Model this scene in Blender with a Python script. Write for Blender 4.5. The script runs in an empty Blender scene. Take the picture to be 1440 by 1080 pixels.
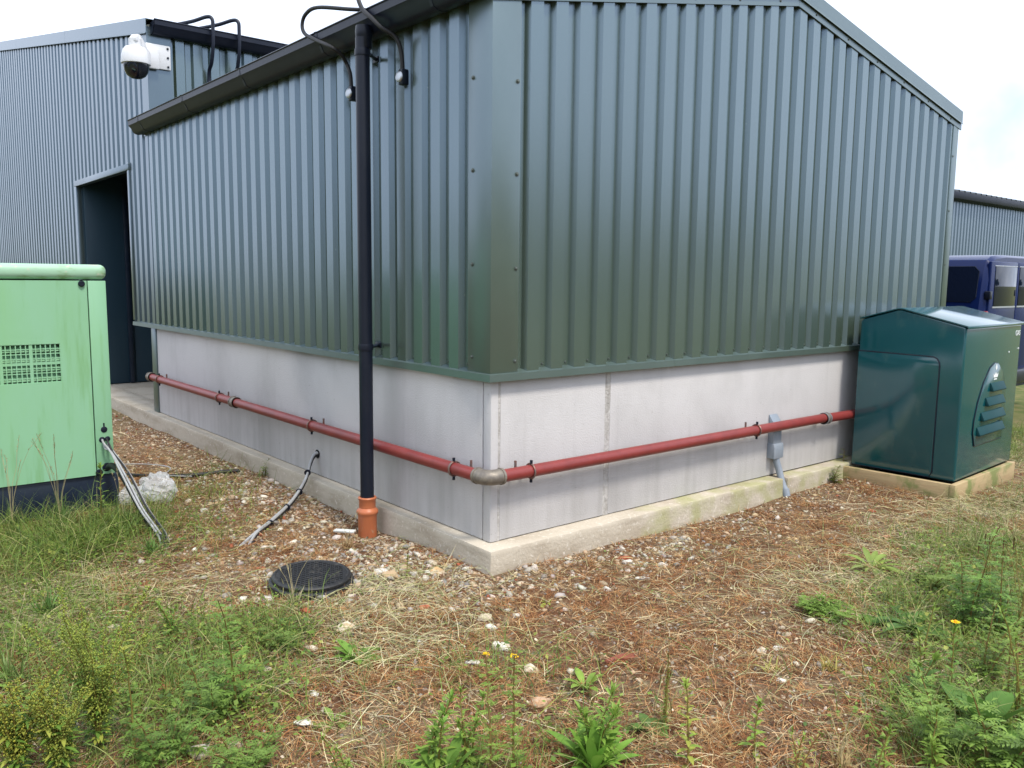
import bpy, bmesh, math, random
import numpy as np
from mathutils import Vector, Matrix, noise as mnoise

random.seed(7)
rng = np.random.default_rng(11)
scene = bpy.context.scene
COL = scene.collection
R = math.radians

# ------------------------------------------------------------------ camera
CAM_R = np.array([[0.7688204885, -0.6393773433, 0.0105673667],
                  [0.0706543360, 0.1013593910, 0.9923377644],
                  [0.6355493854, 0.7621829745, -0.1231019582]])
CAM_P = np.array([-2.8678008, -3.6174690, 1.6212084])
FPX = 1186.582
cam_d = bpy.data.cameras.new('camera')
cam = bpy.data.objects.new('camera', cam_d)
COL.objects.link(cam)
cam_d.sensor_width = 36.0
cam_d.lens = FPX / 1440 * 36.0
cam_d.clip_start = 0.05
cam_d.clip_end = 2000
mw = Matrix.Identity(4)
for i in range(3):
    mw[i][0] = CAM_R[0][i]; mw[i][1] = CAM_R[1][i]; mw[i][2] = -CAM_R[2][i]; mw[i][3] = CAM_P[i]
cam.matrix_world = mw
scene.camera = cam

# ------------------------------------------------------------------ sky, sun, exposure
SUN_EL, SUN_AZ = R(58), R(268)          # azimuth of the sun measured from +X towards +Y
w = bpy.data.worlds.new('World'); scene.world = w; w.use_nodes = True
nt = w.node_tree; nt.nodes.clear()
def wn(t, **k):
    n = nt.nodes.new(t)
    for a, b in k.items(): setattr(n, a, b)
    return n
sky = wn('ShaderNodeTexSky', sky_type='NISHITA', sun_disc=False)
sky.sun_elevation = SUN_EL
sky.sun_rotation = math.pi / 2 - SUN_AZ
sky.air_density = 1.0; sky.dust_density = 1.5; sky.ozone_density = 1.6
tc = wn('ShaderNodeTexCoord')
nz = wn('ShaderNodeTexNoise'); nz.inputs['Scale'].default_value = 1.7; nz.inputs['Detail'].default_value = 7; nz.inputs['Roughness'].default_value = .55
rp = wn('ShaderNodeValToRGB'); rp.color_ramp.elements[0].position = .24; rp.color_ramp.elements[1].position = .42
nz2 = wn('ShaderNodeTexNoise'); nz2.inputs['Scale'].default_value = 3.1; nz2.inputs['Detail'].default_value = 5
rp2 = wn('ShaderNodeValToRGB'); rp2.color_ramp.elements[0].position = .33; rp2.color_ramp.elements[1].position = .56
cl = wn('ShaderNodeMixRGB'); cl.inputs[1].default_value = (6.6, 7.7, 9.6, 1); cl.inputs[2].default_value = (11.6, 12.6, 14.6, 1)
mx = wn('ShaderNodeMixRGB'); bg = wn('ShaderNodeBackground'); bg.inputs[1].default_value = .1
out = wn('ShaderNodeOutputWorld')
L = nt.links.new
mpw = wn('ShaderNodeMapping'); mpw.inputs['Location'].default_value = (3.1, 1.4, 0.6)
L(tc.outputs['Generated'], mpw.inputs[0]); L(mpw.outputs[0], nz.inputs['Vector']); L(mpw.outputs[0], nz2.inputs['Vector'])
L(nz.outputs['Fac'], rp.inputs[0]); L(rp.outputs[0], mx.inputs[0]); L(nz2.outputs['Fac'], rp2.inputs[0]); L(rp2.outputs[0], cl.inputs[0])
L(sky.outputs[0], mx.inputs[1]); L(cl.outputs[0], mx.inputs[2]); L(mx.outputs[0], bg.inputs[0]); L(bg.outputs[0], out.inputs[0])

sd = bpy.data.lights.new('sun', 'SUN'); sd.energy = 2.6; sd.angle = R(11); sd.color = (1, .93, .82)
so = bpy.data.objects.new('sun', sd); COL.objects.link(so)
sdir = Vector((math.cos(SUN_EL) * math.cos(SUN_AZ), math.cos(SUN_EL) * math.sin(SUN_AZ), math.sin(SUN_EL)))
so.rotation_euler = sdir.to_track_quat('Z', 'Y').to_euler()
so.location = sdir * 30
vs = scene.view_settings
vs.view_transform = 'Standard'; vs.look = 'None'; vs.exposure = 0.5; vs.gamma = 1; vs.use_curve_mapping = False
scene.render.resolution_x = 1024; scene.render.resolution_y = 768

# ------------------------------------------------------------------ helpers
def hgt(x, y):
    """height of the rough ground"""
    h = (.010 * np.sin(1.9 * x + .7 * y + 1.3) + .008 * np.sin(-1.1 * x + 2.7 * y + .4)
         + .006 * np.sin(5.1 * x + 3.3 * y) * np.sin(4.3 * y - 2.2 * x + 1) + .004 * np.sin(11 * x + 2) * np.sin(9.7 * y + .5 * x))
    d = np.exp(-(((x + .19) ** 2 + (y - 1.03) ** 2) / .08)) * .035
    d = d + np.exp(-(((x - 4.1) / 1.1) ** 2 + ((y + 1.0) / .6) ** 2)) * .012
    return h - d - .004
def gp(px, py, z=0.0):
    d = CAM_R.T @ np.array([(px - 720) / FPX, (540 - py) / FPX, 1.0])
    t = (z - CAM_P[2]) / d[2]
    p = CAM_P + t * d
    return float(p[0]), float(p[1])

def tag(o, label=None, cat=None, group=None, kind=None):
    if label: o['label'] = label
    if cat: o['category'] = cat
    if group: o['group'] = group
    if kind: o['kind'] = kind
    return o
EMPTY_M = {}
def thing(name, label, cat, loc=(0, 0, 0), rz=0, group=None, sc=1.0):
    o = bpy.data.objects.new(name, None); COL.objects.link(o)
    o.empty_display_size = .1
    o.location = loc; o.rotation_euler = (0, 0, rz); o.scale = (sc, sc, sc)
    EMPTY_M[o] = Matrix.Translation(loc) @ Matrix.Rotation(rz, 4, 'Z')
    tag(o, label, cat, group)
    return o
def link(name, me, mat=None, parent=None, local=False, M=None):
    o = bpy.data.objects.new(name, me); COL.objects.link(o)
    if mat and len(me.materials) == 0: me.materials.append(mat)
    if parent is not None:
        o.parent = parent
        if not local and parent in EMPTY_M:
            o.matrix_parent_inverse = EMPTY_M[parent].inverted()
    if M is not None: o.matrix_basis = M
    return o
def mesh(name, verts, faces, mat, parent=None, smooth=False, local=False, bevel=0, seg=2, angle=None):
    me = bpy.data.meshes.new(name)
    me.from_pydata([tuple(v) for v in verts], [], faces)
    bm = bmesh.new(); bm.from_mesh(me)
    bmesh.ops.recalc_face_normals(bm, faces=bm.faces)
    if bevel > 0:
        es = [e for e in bm.edges if len(e.link_faces) == 2 and e.calc_face_angle(0) > .6]
        bmesh.ops.bevel(bm, geom=es, offset=bevel, segments=seg, affect='EDGES', profile=.5)
    bm.to_mesh(me); bm.free()
    if smooth or angle:
        me.shade_smooth()
        if angle: me.set_sharp_from_angle(angle=R(angle))
    return link(name, me, mat, parent, local)
BOXF = [(0, 1, 3, 2), (4, 6, 7, 5), (0, 4, 5, 1), (2, 3, 7, 6), (0, 2, 6, 4), (1, 5, 7, 3)]
def boxv(x0, x1, y0, y1, z0, z1):
    return [(x, y, z) for x in (x0, x1) for y in (y0, y1) for z in (z0, z1)]
def box(name, x0, x1, y0, y1, z0, z1, mat, parent=None, bevel=0, seg=2, local=False, smooth=False):
    return mesh(name, boxv(x0, x1, y0, y1, z0, z1), BOXF, mat, parent, bevel=bevel, seg=seg, local=local, angle=40 if bevel else None)
def multibox(name, boxes, mat, parent=None, local=False, bevel=0):
    v = []; f = []
    for b in boxes:
        n = len(v); v += boxv(*b); f += [tuple(i + n for i in q) for q in BOXF]
    return mesh(name, v, f, mat, parent, local=local, bevel=bevel, angle=40 if bevel else None)
def prism_geo(pts, a0, a1, fn):
    """closed outline pts (u,v); fn(u,v,a)->xyz"""
    n = len(pts)
    v = [fn(p[0], p[1], a0) for p in pts] + [fn(p[0], p[1], a1) for p in pts]
    f = [tuple(range(n)), tuple(range(2 * n - 1, n - 1, -1))]
    f += [(i, (i + 1) % n, (i + 1) % n + n, i + n) for i in range(n)]
    return v, f
def prism(name, pts, a0, a1, fn, mat, parent=None, bevel=0, seg=2, local=False):
    v, f = prism_geo(pts, a0, a1, fn)
    return mesh(name, v, f, mat, parent, bevel=bevel, seg=seg, local=local, angle=35)
def smooth_path(pts, sub=6):
    P = [Vector(p) for p in pts]
    if len(P) < 3: return P
    outp = []
    for i in range(len(P) - 1):
        p0 = P[max(i - 1, 0)]; p1 = P[i]; p2 = P[i + 1]; p3 = P[min(i + 2, len(P) - 1)]
        for k in range(sub):
            t = k / sub
            outp.append(.5 * ((2 * p1) + (-p0 + p2) * t + (2 * p0 - 5 * p1 + 4 * p2 - p3) * t * t + (-p0 + 3 * p1 - 3 * p2 + p3) * t ** 3))
    outp.append(P[-1])
    return outp
def tube_geo(path, r, n=8, cap=True, v=None, f=None):
    P = [Vector(p) for p in path]
    v = [] if v is None else v; f = [] if f is None else f
    base = len(v); m = len(P)
    up = None
    for i, p in enumerate(P):
        t = (P[min(i + 1, m - 1)] - P[max(i - 1, 0)]).normalized()
        if up is None:
            up = Vector((0, 0, 1)) if abs(t.z) < .9 else Vector((1, 0, 0))
        s = t.cross(up)
        if s.length < 1e-5: s = t.orthogonal()
        s.normalize(); up = s.cross(t).normalized()
        rr = r(i / (m - 1)) if callable(r) else r
        for k in range(n):
            a = 2 * math.pi * k / n
            q = p + s * (math.cos(a) * rr) + up * (math.sin(a) * rr)
            v.append((q.x, q.y, q.z))
    for i in range(m - 1):
        for k in range(n):
            a = base + i * n + k; b = base + i * n + (k + 1) % n
            f.append((a, b, b + n, a + n))
    if cap:
        f.append(tuple(range(base, base + n))); f.append(tuple(range(base + (m - 1) * n + n - 1, base + (m - 1) * n - 1, -1)))
    return v, f
def tube(name, path, r, mat, parent=None, n=10, local=False):
    v, f = tube_geo(path, r, n)
    return mesh(name, v, f, mat, parent, angle=50, local=local)
def lathe(name, prof, mat, parent=None, n=24, M=None, local=False, angle=40):
    """prof: (r,z) list from bottom to top; M places it"""
    M = M or Matrix.Identity(4)
    v = []; f = []
    for r, z in prof:
        for k in range(n):
            a = 2 * math.pi * k / n
            q = M @ Vector((r * math.cos(a), r * math.sin(a), z)); v.append((q.x, q.y, q.z))
    for i in range(len(prof) - 1):
        for k in range(n):
            a = i * n + k; b = i * n + (k + 1) % n
            f.append((a, b, b + n, a + n))
    f.append(tuple(range(n))); f.append(tuple(range(len(v) - 1, len(v) - n - 1, -1)))
    return mesh(name, v, f, mat, parent, angle=angle, local=local)
def place(loc, zdir=(0, 0, 1)):
    return Matrix.Translation(loc) @ Vector(zdir).to_track_quat('Z', 'Y').to_matrix().to_4x4()

# ------------------------------------------------------------------ materials
def mat(name, col, rough=.5, spec=.5, metal=0, col2=None, vscale=(4, 4, 4), vlo=.35, vhi=.7, bump=0, bscale=60, bstretch=(1, 1, 1),
        col3=None, v3scale=(2, 2, 2), v3lo=.55, v3hi=.7, trans=0, rvar=0, coat=0, detail=5):
    m = bpy.data.materials.new(name); m.use_nodes = True
    t = m.node_tree; b = t.nodes['Principled BSDF']; ln = t.links.new
    b.inputs['Base Color'].default_value = (*col, 1)
    b.inputs['Roughness'].default_value = rough
    b.inputs['Specular IOR Level'].default_value = spec
    b.inputs['Metallic'].default_value = metal
    if coat:
        if coat > .9: b.inputs['IOR'].default_value = 1.92; b.inputs['Specular IOR Level'].default_value = spec; b.inputs['Specular Tint'].default_value = (.62, .80, 1, 1)
        else: b.inputs['Coat Weight'].default_value = coat; b.inputs['Coat Roughness'].default_value = .1
    if trans: b.inputs['Transmission Weight'].default_value = trans
    g = t.nodes.new('ShaderNodeNewGeometry')
    def nzf(scale, lo, hi, det=detail):
        mp = t.nodes.new('ShaderNodeMapping'); mp.inputs['Scale'].default_value = scale
        n = t.nodes.new('ShaderNodeTexNoise'); n.inputs['Scale'].default_value = 1; n.inputs['Detail'].default_value = det; n.inputs['Roughness'].default_value = .6
        r = t.nodes.new('ShaderNodeMapRange'); r.inputs[1].default_value = lo; r.inputs[2].default_value = hi; r.interpolation_type = 'SMOOTHSTEP'
        ln(g.outputs['Position'], mp.inputs[0]); ln(mp.outputs[0], n.inputs['Vector']); ln(n.outputs['Fac'], r.inputs[0])
        return r
    last = None
    if col2:
        r = nzf(vscale, vlo, vhi)
        c = t.nodes.new('ShaderNodeMixRGB'); c.inputs[1].default_value = (*col, 1); c.inputs[2].default_value = (*col2, 1)
        ln(r.outputs[0], c.inputs[0]); last = c
        if rvar:
            a = t.nodes.new('ShaderNodeMath'); a.operation = 'MULTIPLY_ADD'; a.inputs[1].default_value = rvar; a.inputs[2].default_value = rough
            ln(r.outputs[0], a.inputs[0]); ln(a.outputs[0], b.inputs['Roughness'])
    if col3:
        r = nzf(v3scale, v3lo, v3hi)
        c = t.nodes.new('ShaderNodeMixRGB'); c.inputs[1].default_value = (*col, 1); c.inputs[2].default_value = (*col3, 1)
        if last: ln(last.outputs[0], c.inputs[1])
        ln(r.outputs[0], c.inputs[0]); last = c
    if last: ln(last.outputs[0], b.inputs['Base Color'])
    if bump:
        mp = t.nodes.new('ShaderNodeMapping'); mp.inputs['Scale'].default_value = bstretch
        n = t.nodes.new('ShaderNodeTexNoise'); n.inputs['Scale'].default_value = bscale; n.inputs['Detail'].default_value = 5
        bp = t.nodes.new('ShaderNodeBump'); bp.inputs['Strength'].default_value = bump; bp.inputs['Distance'].default_value = .01
        ln(g.outputs['Position'], mp.inputs[0]); ln(mp.outputs[0], n.inputs['Vector']); ln(n.outputs['Fac'], bp.inputs['Height']); ln(bp.outputs[0], b.inputs['Normal'])
    m['last'] = last.name if last else ''
    return m
def vmat(name, rough=.6, spec=.3, translucent=0.0, nb=0):
    """colour from the per-piece attribute Col"""
    m = bpy.data.materials.new(name); m.use_nodes = True
    t = m.node_tree; b = t.nodes['Principled BSDF']; ln = t.links.new
    a = t.nodes.new('ShaderNodeAttribute'); a.attribute_name = 'Col'
    ln(a.outputs['Color'], b.inputs['Base Color'])
    b.inputs['Roughness'].default_value = rough; b.inputs['Specular IOR Level'].default_value = spec
    if translucent:
        tr = t.nodes.new('ShaderNodeBsdfTranslucent'); mxs = t.nodes.new('ShaderNodeMixShader'); mxs.inputs[0].default_value = translucent
        o = t.nodes['Material Output']
        ln(a.outputs['Color'], tr.inputs[0]); ln(b.outputs[0], mxs.inputs[1]); ln(tr.outputs[0], mxs.inputs[2]); ln(mxs.outputs[0], o.inputs[0])
    if nb:
        g = t.nodes.new('ShaderNodeNewGeometry'); n = t.nodes.new('ShaderNodeTexNoise'); n.inputs['Scale'].default_value = 90; n.inputs['Detail'].default_value = 4
        bp = t.nodes.new('ShaderNodeBump'); bp.inputs['Strength'].default_value = nb; bp.inputs['Distance'].default_value = .01
        ln(g.outputs['Position'], n.inputs['Vector']); ln(n.outputs['Fac'], bp.inputs['Height']); ln(bp.outputs[0], b.inputs['Normal'])
    return m

def cladding_material():
    m = mat('olive_coated_steel', (.046, .066, .044), rough=.27, spec=.95, coat=1.0, col2=(.056, .076, .053), vscale=(1.3, 1.3, .5), bump=.06, bscale=4, bstretch=(1, 1, .3),
            col3=(.17, .18, .15), v3scale=(55, 55, 30), v3lo=.765, v3hi=.80, detail=3)
    return m
M_CLAD = cladding_material()
M_TRIM = mat('olive_flashing', (.054, .074, .051), rough=.34, spec=.8, coat=1.0, col2=(.066, .088, .064), vscale=(3, 3, 2), bump=.03, bscale=7)
M_CLAD_FAR = mat('grey_green_coated_steel', (.040, .056, .054), rough=.28, spec=.85, coat=1.0, col2=(.05, .066, .062), vscale=(1.5, 1.5, .4), bump=.03, bscale=6)
M_ROOF = mat('dark_roof_sheet', (.035, .045, .05), rough=.4, spec=.5, col2=(.06, .065, .065))
M_BLACK = mat('black_plastic', (.005, .008, .018), rough=.36, spec=.3, col2=(.009, .012, .022), vscale=(8, 8, 3))  # black with a slight navy tint standing in for bluish lens haze
M_GUTTER = mat('black_gutter_plastic', (.008, .012, .026), rough=.42, spec=.3, col2=(.012, .016, .030), vscale=(6, 6, 6))  # blue of the lens veil mixed into the black base colour
M_RUBBER = mat('black_cable', (.014, .014, .016), rough=.55, spec=.4)
M_SCREW = mat('screw_head', (.06, .075, .065), rough=.4, spec=.6)
M_GREYCABLE = mat('grey_cable', (.36, .37, .38), rough=.5, spec=.4, col2=(.3, .3, .3), vscale=(12, 12, 12))
M_PVCGREY = mat('grey_pvc', (.22, .26, .31), rough=.42, spec=.45, col2=(.27, .30, .34), vscale=(9, 9, 6))
M_ORANGE = mat('terracotta_plastic', (.46, .145, .06), rough=.42, spec=.4, col2=(.38, .12, .055), vscale=(14, 14, 5), col3=(.42, .26, .17), v3scale=(20, 20, 14), v3lo=.6, v3hi=.75)
M_REDPIPE = mat('red_painted_steel', (.225, .034, .030), rough=.42, spec=.45, col2=(.18, .029, .027), vscale=(7, 7, 7), col3=(.30, .11, .09), v3scale=(45, 45, 45), v3lo=.70, v3hi=.78)
M_FITTING = mat('cast_iron_fitting', (.16, .14, .12), rough=.5, spec=.5, metal=.35, col2=(.24, .21, .17), vscale=(25, 25, 25), bump=.15, bscale=120)
M_CLAMP = mat('dull_zinc_clamp', (.15, .12, .11), rough=.45, spec=.5, metal=.4, col2=(.24, .10, .07), vscale=(40, 40, 40))
M_MINT = mat('mint_green_paint', (.245, .475, .30), rough=.36, spec=.45, col2=(.225, .455, .235), vscale=(2.2, 2.2, .8), col3=(.17, .36, .15), v3scale=(11, 11, 1.1), v3lo=.54, v3hi=.80)
M_MINTTOP = mat('mint_paint_with_lichen', (.33, .54, .38), rough=.42, spec=.45, col2=(.17, .26, .07), vscale=(5, 5, 14), vlo=.50, vhi=.72, col3=(.47, .50, .38), v3scale=(14, 14, 20), v3lo=.60, v3hi=.7)
M_NAVY = mat('navy_steel_base', (.008, .016, .034), rough=.4, spec=.45, col2=(.016, .024, .04), vscale=(6, 6, 6))
M_DARKIN = mat('dark_inner_steel', (.012, .016, .016), rough=.7, spec=.2)
M_DOOR = mat('dark_blue_green_door', (.020, .048, .072), rough=.45, spec=.4, col2=(.026, .056, .08), vscale=(2, 2, .7))
M_KIOSK = mat('dark_green_glassfibre', (.004, .066, .078), rough=.13, spec=.7, col2=(.006, .074, .082), vscale=(2, 2, 2), col3=(.030, .092, .092), v3scale=(7, 7, 4), v3lo=.56, v3hi=.8, bump=.02, bscale=9, coat=.3)
M_LOUVRE = mat('louvre_glassfibre', (.004, .042, .050), rough=.6, spec=.2, col2=(.006, .05, .056))
M_WHITE = mat('white_powder_coat', (.60, .61, .63), rough=.35, spec=.5)
M_PRINT = mat('white_print', (.78, .8, .8), rough=.5)
M_DOME = mat('smoked_dome', (.008, .010, .016), rough=.12, spec=.6)
M_TIMBER = mat('weathered_softwood', (.44, .335, .185), rough=.75, spec=.2, col2=(.40, .29, .16), vscale=(3, 3, 40), col3=(.20, .22, .08), v3scale=(5, 5, 5), v3lo=.46, v3hi=.64, bump=.3, bscale=30, bstretch=(.3, .3, 6))
M_VAN = mat('dark_blue_van_paint', (.005, .014, .075), rough=.25, spec=.22)
M_GLASS = mat('tinted_glass', (.006, .010, .024), rough=.04, spec=.5)
M_TYRE = mat('tyre_rubber', (.02, .02, .02), rough=.8, spec=.2)
M_RIM = mat('alloy_rim', (.5, .5, .52), rough=.3, metal=.8)
M_REDLAMP = mat('red_lamp_lens', (.25, .01, .01), rough=.15)
M_BRIGHT = mat('bright_trim', (.45, .47, .5), rough=.3, metal=.7)
M_OFFCUT = mat('white_plastic_offcut', (.68, .70, .68), rough=.5, col2=(.5, .5, .45), vscale=(20, 20, 20))
M_CAST = mat('black_ribbed_plastic', (.016, .017, .019), rough=.5, spec=.45, col2=(.055, .052, .047), vscale=(25, 25, 25), vlo=.5, vhi=.75, bump=.1, bscale=200)

def concrete_material():
    m = mat('pale_precast_concrete', (.515, .503, .505), rough=.85, spec=.2, col2=(.435, .425, .425), vscale=(1.6, 1.6, 1.1), vlo=.40, vhi=.72,
            col3=(.27, .255, .24), v3scale=(70, 70, 45), v3lo=.66, v3hi=.72, bump=.25, bscale=110)
    t = m.node_tree; ln = t.links.new; b = t.nodes['Principled BSDF']
    g = [n for n in t.nodes if n.type == 'NEW_GEOMETRY'][0]
    # splash dirt and rain streaks: long vertical streaks, rising from the footing
    mp = t.nodes.new('ShaderNodeMapping'); mp.inputs['Scale'].default_value = (13, 13, .8)
    n = t.nodes.new('ShaderNodeTexNoise'); n.inputs['Scale'].default_value = 1; n.inputs['Detail'].default_value = 4
    sx = t.nodes.new('ShaderNodeSeparateXYZ')
    zr = t.nodes.new('ShaderNodeMapRange'); zr.inputs[1].default_value = .62; zr.inputs[2].default_value = .12; zr.inputs[3].default_value = -.10; zr.inputs[4].default_value = .17
    ad = t.nodes.new('ShaderNodeMath'); ad.operation = 'ADD'
    r = t.nodes.new('ShaderNodeMapRange'); r.inputs[1].default_value = .50; r.inputs[2].default_value = .82; r.inputs[3].default_value = 0; r.inputs[4].default_value = .24
    c = t.nodes.new('ShaderNodeMixRGB'); c.inputs[2].default_value = (.235, .225, .205, 1)
    ln(g.outputs['Position'], mp.inputs[0]); ln(mp.outputs[0], n.inputs['Vector']); ln(g.outputs['Position'], sx.inputs[0])
    ln(sx.outputs['Z'], zr.inputs[0]); ln(n.outputs['Fac'], ad.inputs[0]); ln(zr.outputs[0], ad.inputs[1]); ln(ad.outputs[0], r.inputs[0]); ln(r.outputs[0], c.inputs[0])
    ln(t.nodes[m['last']].outputs[0], c.inputs[1]); ln(c.outputs[0], b.inputs['Base Color'])
    return m
M_CONC = concrete_material()
M_MORTAR = mat('mortar_joint', (.45, .435, .42), rough=.95, spec=.1, col2=(.35, .335, .315), vscale=(25, 25, 10), vlo=.4, vhi=.62, col3=(.5, .49, .47), v3scale=(30, 30, 9), v3lo=.56, v3hi=.66, bump=.9, bscale=50)
def footing_material():
    m = mat('cast_concrete_footing', (.50, .445, .36), rough=.9, spec=.15, col2=(.39, .335, .26), vscale=(3, 3, 9), vlo=.4, vhi=.7,
            col3=(.62, .57, .49), v3scale=(38, 38, 38), v3lo=.56, v3hi=.72, bump=.4, bscale=55)
    t = m.node_tree; ln = t.links.new; b = t.nodes['Principled BSDF']
    g = [n for n in t.nodes if n.type == 'NEW_GEOMETRY'][0]
    n = t.nodes.new('ShaderNodeTexNoise'); n.inputs['Scale'].default_value = 5; n.inputs['Detail'].default_value = 6
    sx = t.nodes.new('ShaderNodeSeparateXYZ')
    xr = t.nodes.new('ShaderNodeMapRange'); xr.inputs[1].default_value = .4; xr.inputs[2].default_value = 1.3; xr.inputs[3].default_value = -.32; xr.inputs[4].default_value = .06
    ad = t.nodes.new('ShaderNodeMath'); ad.operation = 'ADD'
    r = t.nodes.new('ShaderNodeMapRange'); r.inputs[1].default_value = .46; r.inputs[2].default_value = .68; r.inputs[4].default_value = .62
    c = t.nodes.new('ShaderNodeMixRGB'); c.inputs[2].default_value = (.30, .31, .11, 1)      # algae
    ln(g.outputs['Position'], n.inputs['Vector']); ln(g.outputs['Position'], sx.inputs[0]); ln(sx.outputs['X'], xr.inputs[0])
    ln(n.outputs['Fac'], ad.inputs[0]); ln(xr.outputs[0], ad.inputs[1]); ln(ad.outputs[0], r.inputs[0]); ln(r.outputs[0], c.inputs[0])
    ln(t.nodes[m['last']].outputs[0], c.inputs[1]); ln(c.outputs[0], b.inputs['Base Color'])
    return m
M_FOOT = footing_material()

def ground_material():
    m = bpy.data.materials.new('stony_soil_with_dead_thatch'); m.use_nodes = True
    t = m.node_tree; ln = t.links.new; b = t.nodes['Principled BSDF']
    b.inputs['Roughness'].default_value = .95; b.inputs['Specular IOR Level'].default_value = .1
    g = t.nodes.new('ShaderNodeNewGeometry')
    def nse(s, d=6):
        n = t.nodes.new('ShaderNodeTexNoise'); n.inputs['Scale'].default_value = s; n.inputs['Detail'].default_value = d; n.inputs['Roughness'].default_value = .65
        ln(g.outputs['Position'], n.inputs['Vector']); return n
    def mr(src, lo, hi):
        r = t.nodes.new('ShaderNodeMapRange'); r.inputs[1].default_value = lo; r.inputs[2].default_value = hi; r.interpolation_type = 'SMOOTHSTEP'
        ln(src, r.inputs[0]); return r
    def mixc(fac, a, bcol):
        c = t.nodes.new('ShaderNodeMixRGB'); ln(fac, c.inputs[0])
        if isinstance(a, tuple): c.inputs[1].default_value = (*a, 1)
        else: ln(a, c.inputs[1])
        c.inputs[2].default_value = (*bcol, 1); return c.outputs[0]
    c = mixc(mr(nse(2.2).outputs['Fac'], .42, .6).outputs[0], (.150, .074, .038), (.20, .135, .08))
    c = mixc(mr(nse(9).outputs['Fac'], .5, .66).outputs[0], c, (.29, .215, .13))
    c = mixc(mr(nse(40).outputs['Fac'], .52, .68).outputs[0], c, (.055, .032, .02))
    c = mixc(mr(nse(120, 3).outputs['Fac'], .6, .72).outputs[0], c, (.42, .37, .28))
    # grown-over field farther off
    sx = t.nodes.new('ShaderNodeVectorMath'); sx.operation = 'LENGTH'; ln(g.outputs['Position'], sx.inputs[0])
    fr = t.nodes.new('ShaderNodeMapRange'); fr.inputs[1].default_value = 6; fr.inputs[2].default_value = 9; ln(sx.outputs['Value'], fr.inputs[0])
    fc = mixc(mr(nse(3).outputs['Fac'], .4, .65).outputs[0], (.10, .125, .04), (.20, .18, .08))
    m2 = t.nodes.new('ShaderNodeMixRGB'); ln(fr.outputs[0], m2.inputs[0]); ln(c, m2.inputs[1]); ln(fc, m2.inputs[2])
    ln(m2.outputs[0], b.inputs['Base Color'])
    bp = t.nodes.new('ShaderNodeBump'); bp.inputs['Strength'].default_value = .9; bp.inputs['Distance'].default_value = .02
    ln(nse(70, 8).outputs['Fac'], bp.inputs['Height']); ln(bp.outputs[0], b.inputs['Normal'])
    return m
M_GROUND = ground_material()
M_STONE = vmat('gravel_stone', rough=.85, spec=.2, nb=.4)
M_STRAW = vmat('dead_straw', rough=.7, spec=.2, translucent=.15)
M_GRASS = vmat('grass_blade', rough=.5, spec=.3, translucent=.3)
M_LEAF = vmat('weed_leaf', rough=.5, spec=.3, translucent=.28)
def bag_material():
    m = bpy.data.materials.new('clear_plastic_film'); m.use_nodes = True
    t = m.node_tree; ln = t.links.new; b = t.nodes['Principled BSDF']; o = t.nodes['Material Output']
    b.inputs['Base Color'].default_value = (.80, .82, .84, 1); b.inputs['Roughness'].default_value = .14; b.inputs['Specular IOR Level'].default_value = .7
    tr = t.nodes.new('ShaderNodeBsdfTransparent'); tl = t.nodes.new('ShaderNodeBsdfTranslucent'); tl.inputs[0].default_value = (.8, .82, .84, 1)
    a = t.nodes.new('ShaderNodeMixShader'); a.inputs[0].default_value = .3; c = t.nodes.new('ShaderNodeMixShader'); c.inputs[0].default_value = .55
    ln(b.outputs[0], a.inputs[1]); ln(tl.outputs[0], a.inputs[2]); ln(a.outputs[0], c.inputs[1]); ln(tr.outputs[0], c.inputs[2]); ln(c.outputs[0], o.inputs[0])
    return m
M_BAG = bag_material()

# ------------------------------------------------------------------ ground
def axis(lo, hi, step, far):
    a = list(np.arange(lo, hi + 1e-6, step)); s = step
    x = hi
    while x < far: s *= 1.35; x += s; a.append(x)
    s = step; x = lo; pre = []
    while x > -far: s *= 1.35; x -= s; pre.append(x)
    return np.array(pre[::-1] + a)
gx = axis(-3.6, 6.2, .05, 600); gy = axis(-3.6, 8.0, .05, 600)
GX, GY = np.meshgrid(gx, gy, indexing='ij')
fade = np.clip(1 - (np.hypot(GX, GY) - 9) / 6, 0, 1)
GZ = hgt(GX, GY) * fade
V = np.stack([GX, GY, GZ], -1).reshape(-1, 3)
nx, ny = len(gx), len(gy)
ii, jj = np.meshgrid(np.arange(nx - 1), np.arange(ny - 1), indexing='ij')
a0 = (ii * ny + jj).ravel()
Q = np.stack([a0, a0 + ny, a0 + ny + 1, a0 + 1], -1)
def fast_mesh(name, verts, quads, mat_, cols=None, smooth=False, parent=None):
    me = bpy.data.meshes.new(name)
    verts = np.asarray(verts, np.float32); quads = np.asarray(quads, np.int32)
    k = quads.shape[1]
    me.vertices.add(len(verts)); me.vertices.foreach_set('co', verts.ravel())
    me.loops.add(quads.size); me.loops.foreach_set('vertex_index', quads.ravel())
    me.polygons.add(len(quads)); me.polygons.foreach_set('loop_start', np.arange(0, quads.size, k, dtype=np.int32))
    me.update(calc_edges=True)
    if cols is not None:
        at = me.attributes.new('Col', 'FLOAT_COLOR', 'POINT')
        c4 = np.ones((len(verts), 4), np.float32); c4[:, :3] = cols
        at.data.foreach_set('color', c4.ravel())
    if smooth: me.shade_smooth()
    me.validate()
    return link(name, me, mat_, parent)
ground = fast_mesh('ground', V, Q, M_GROUND, smooth=True)
tag(ground, kind='structure')

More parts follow.
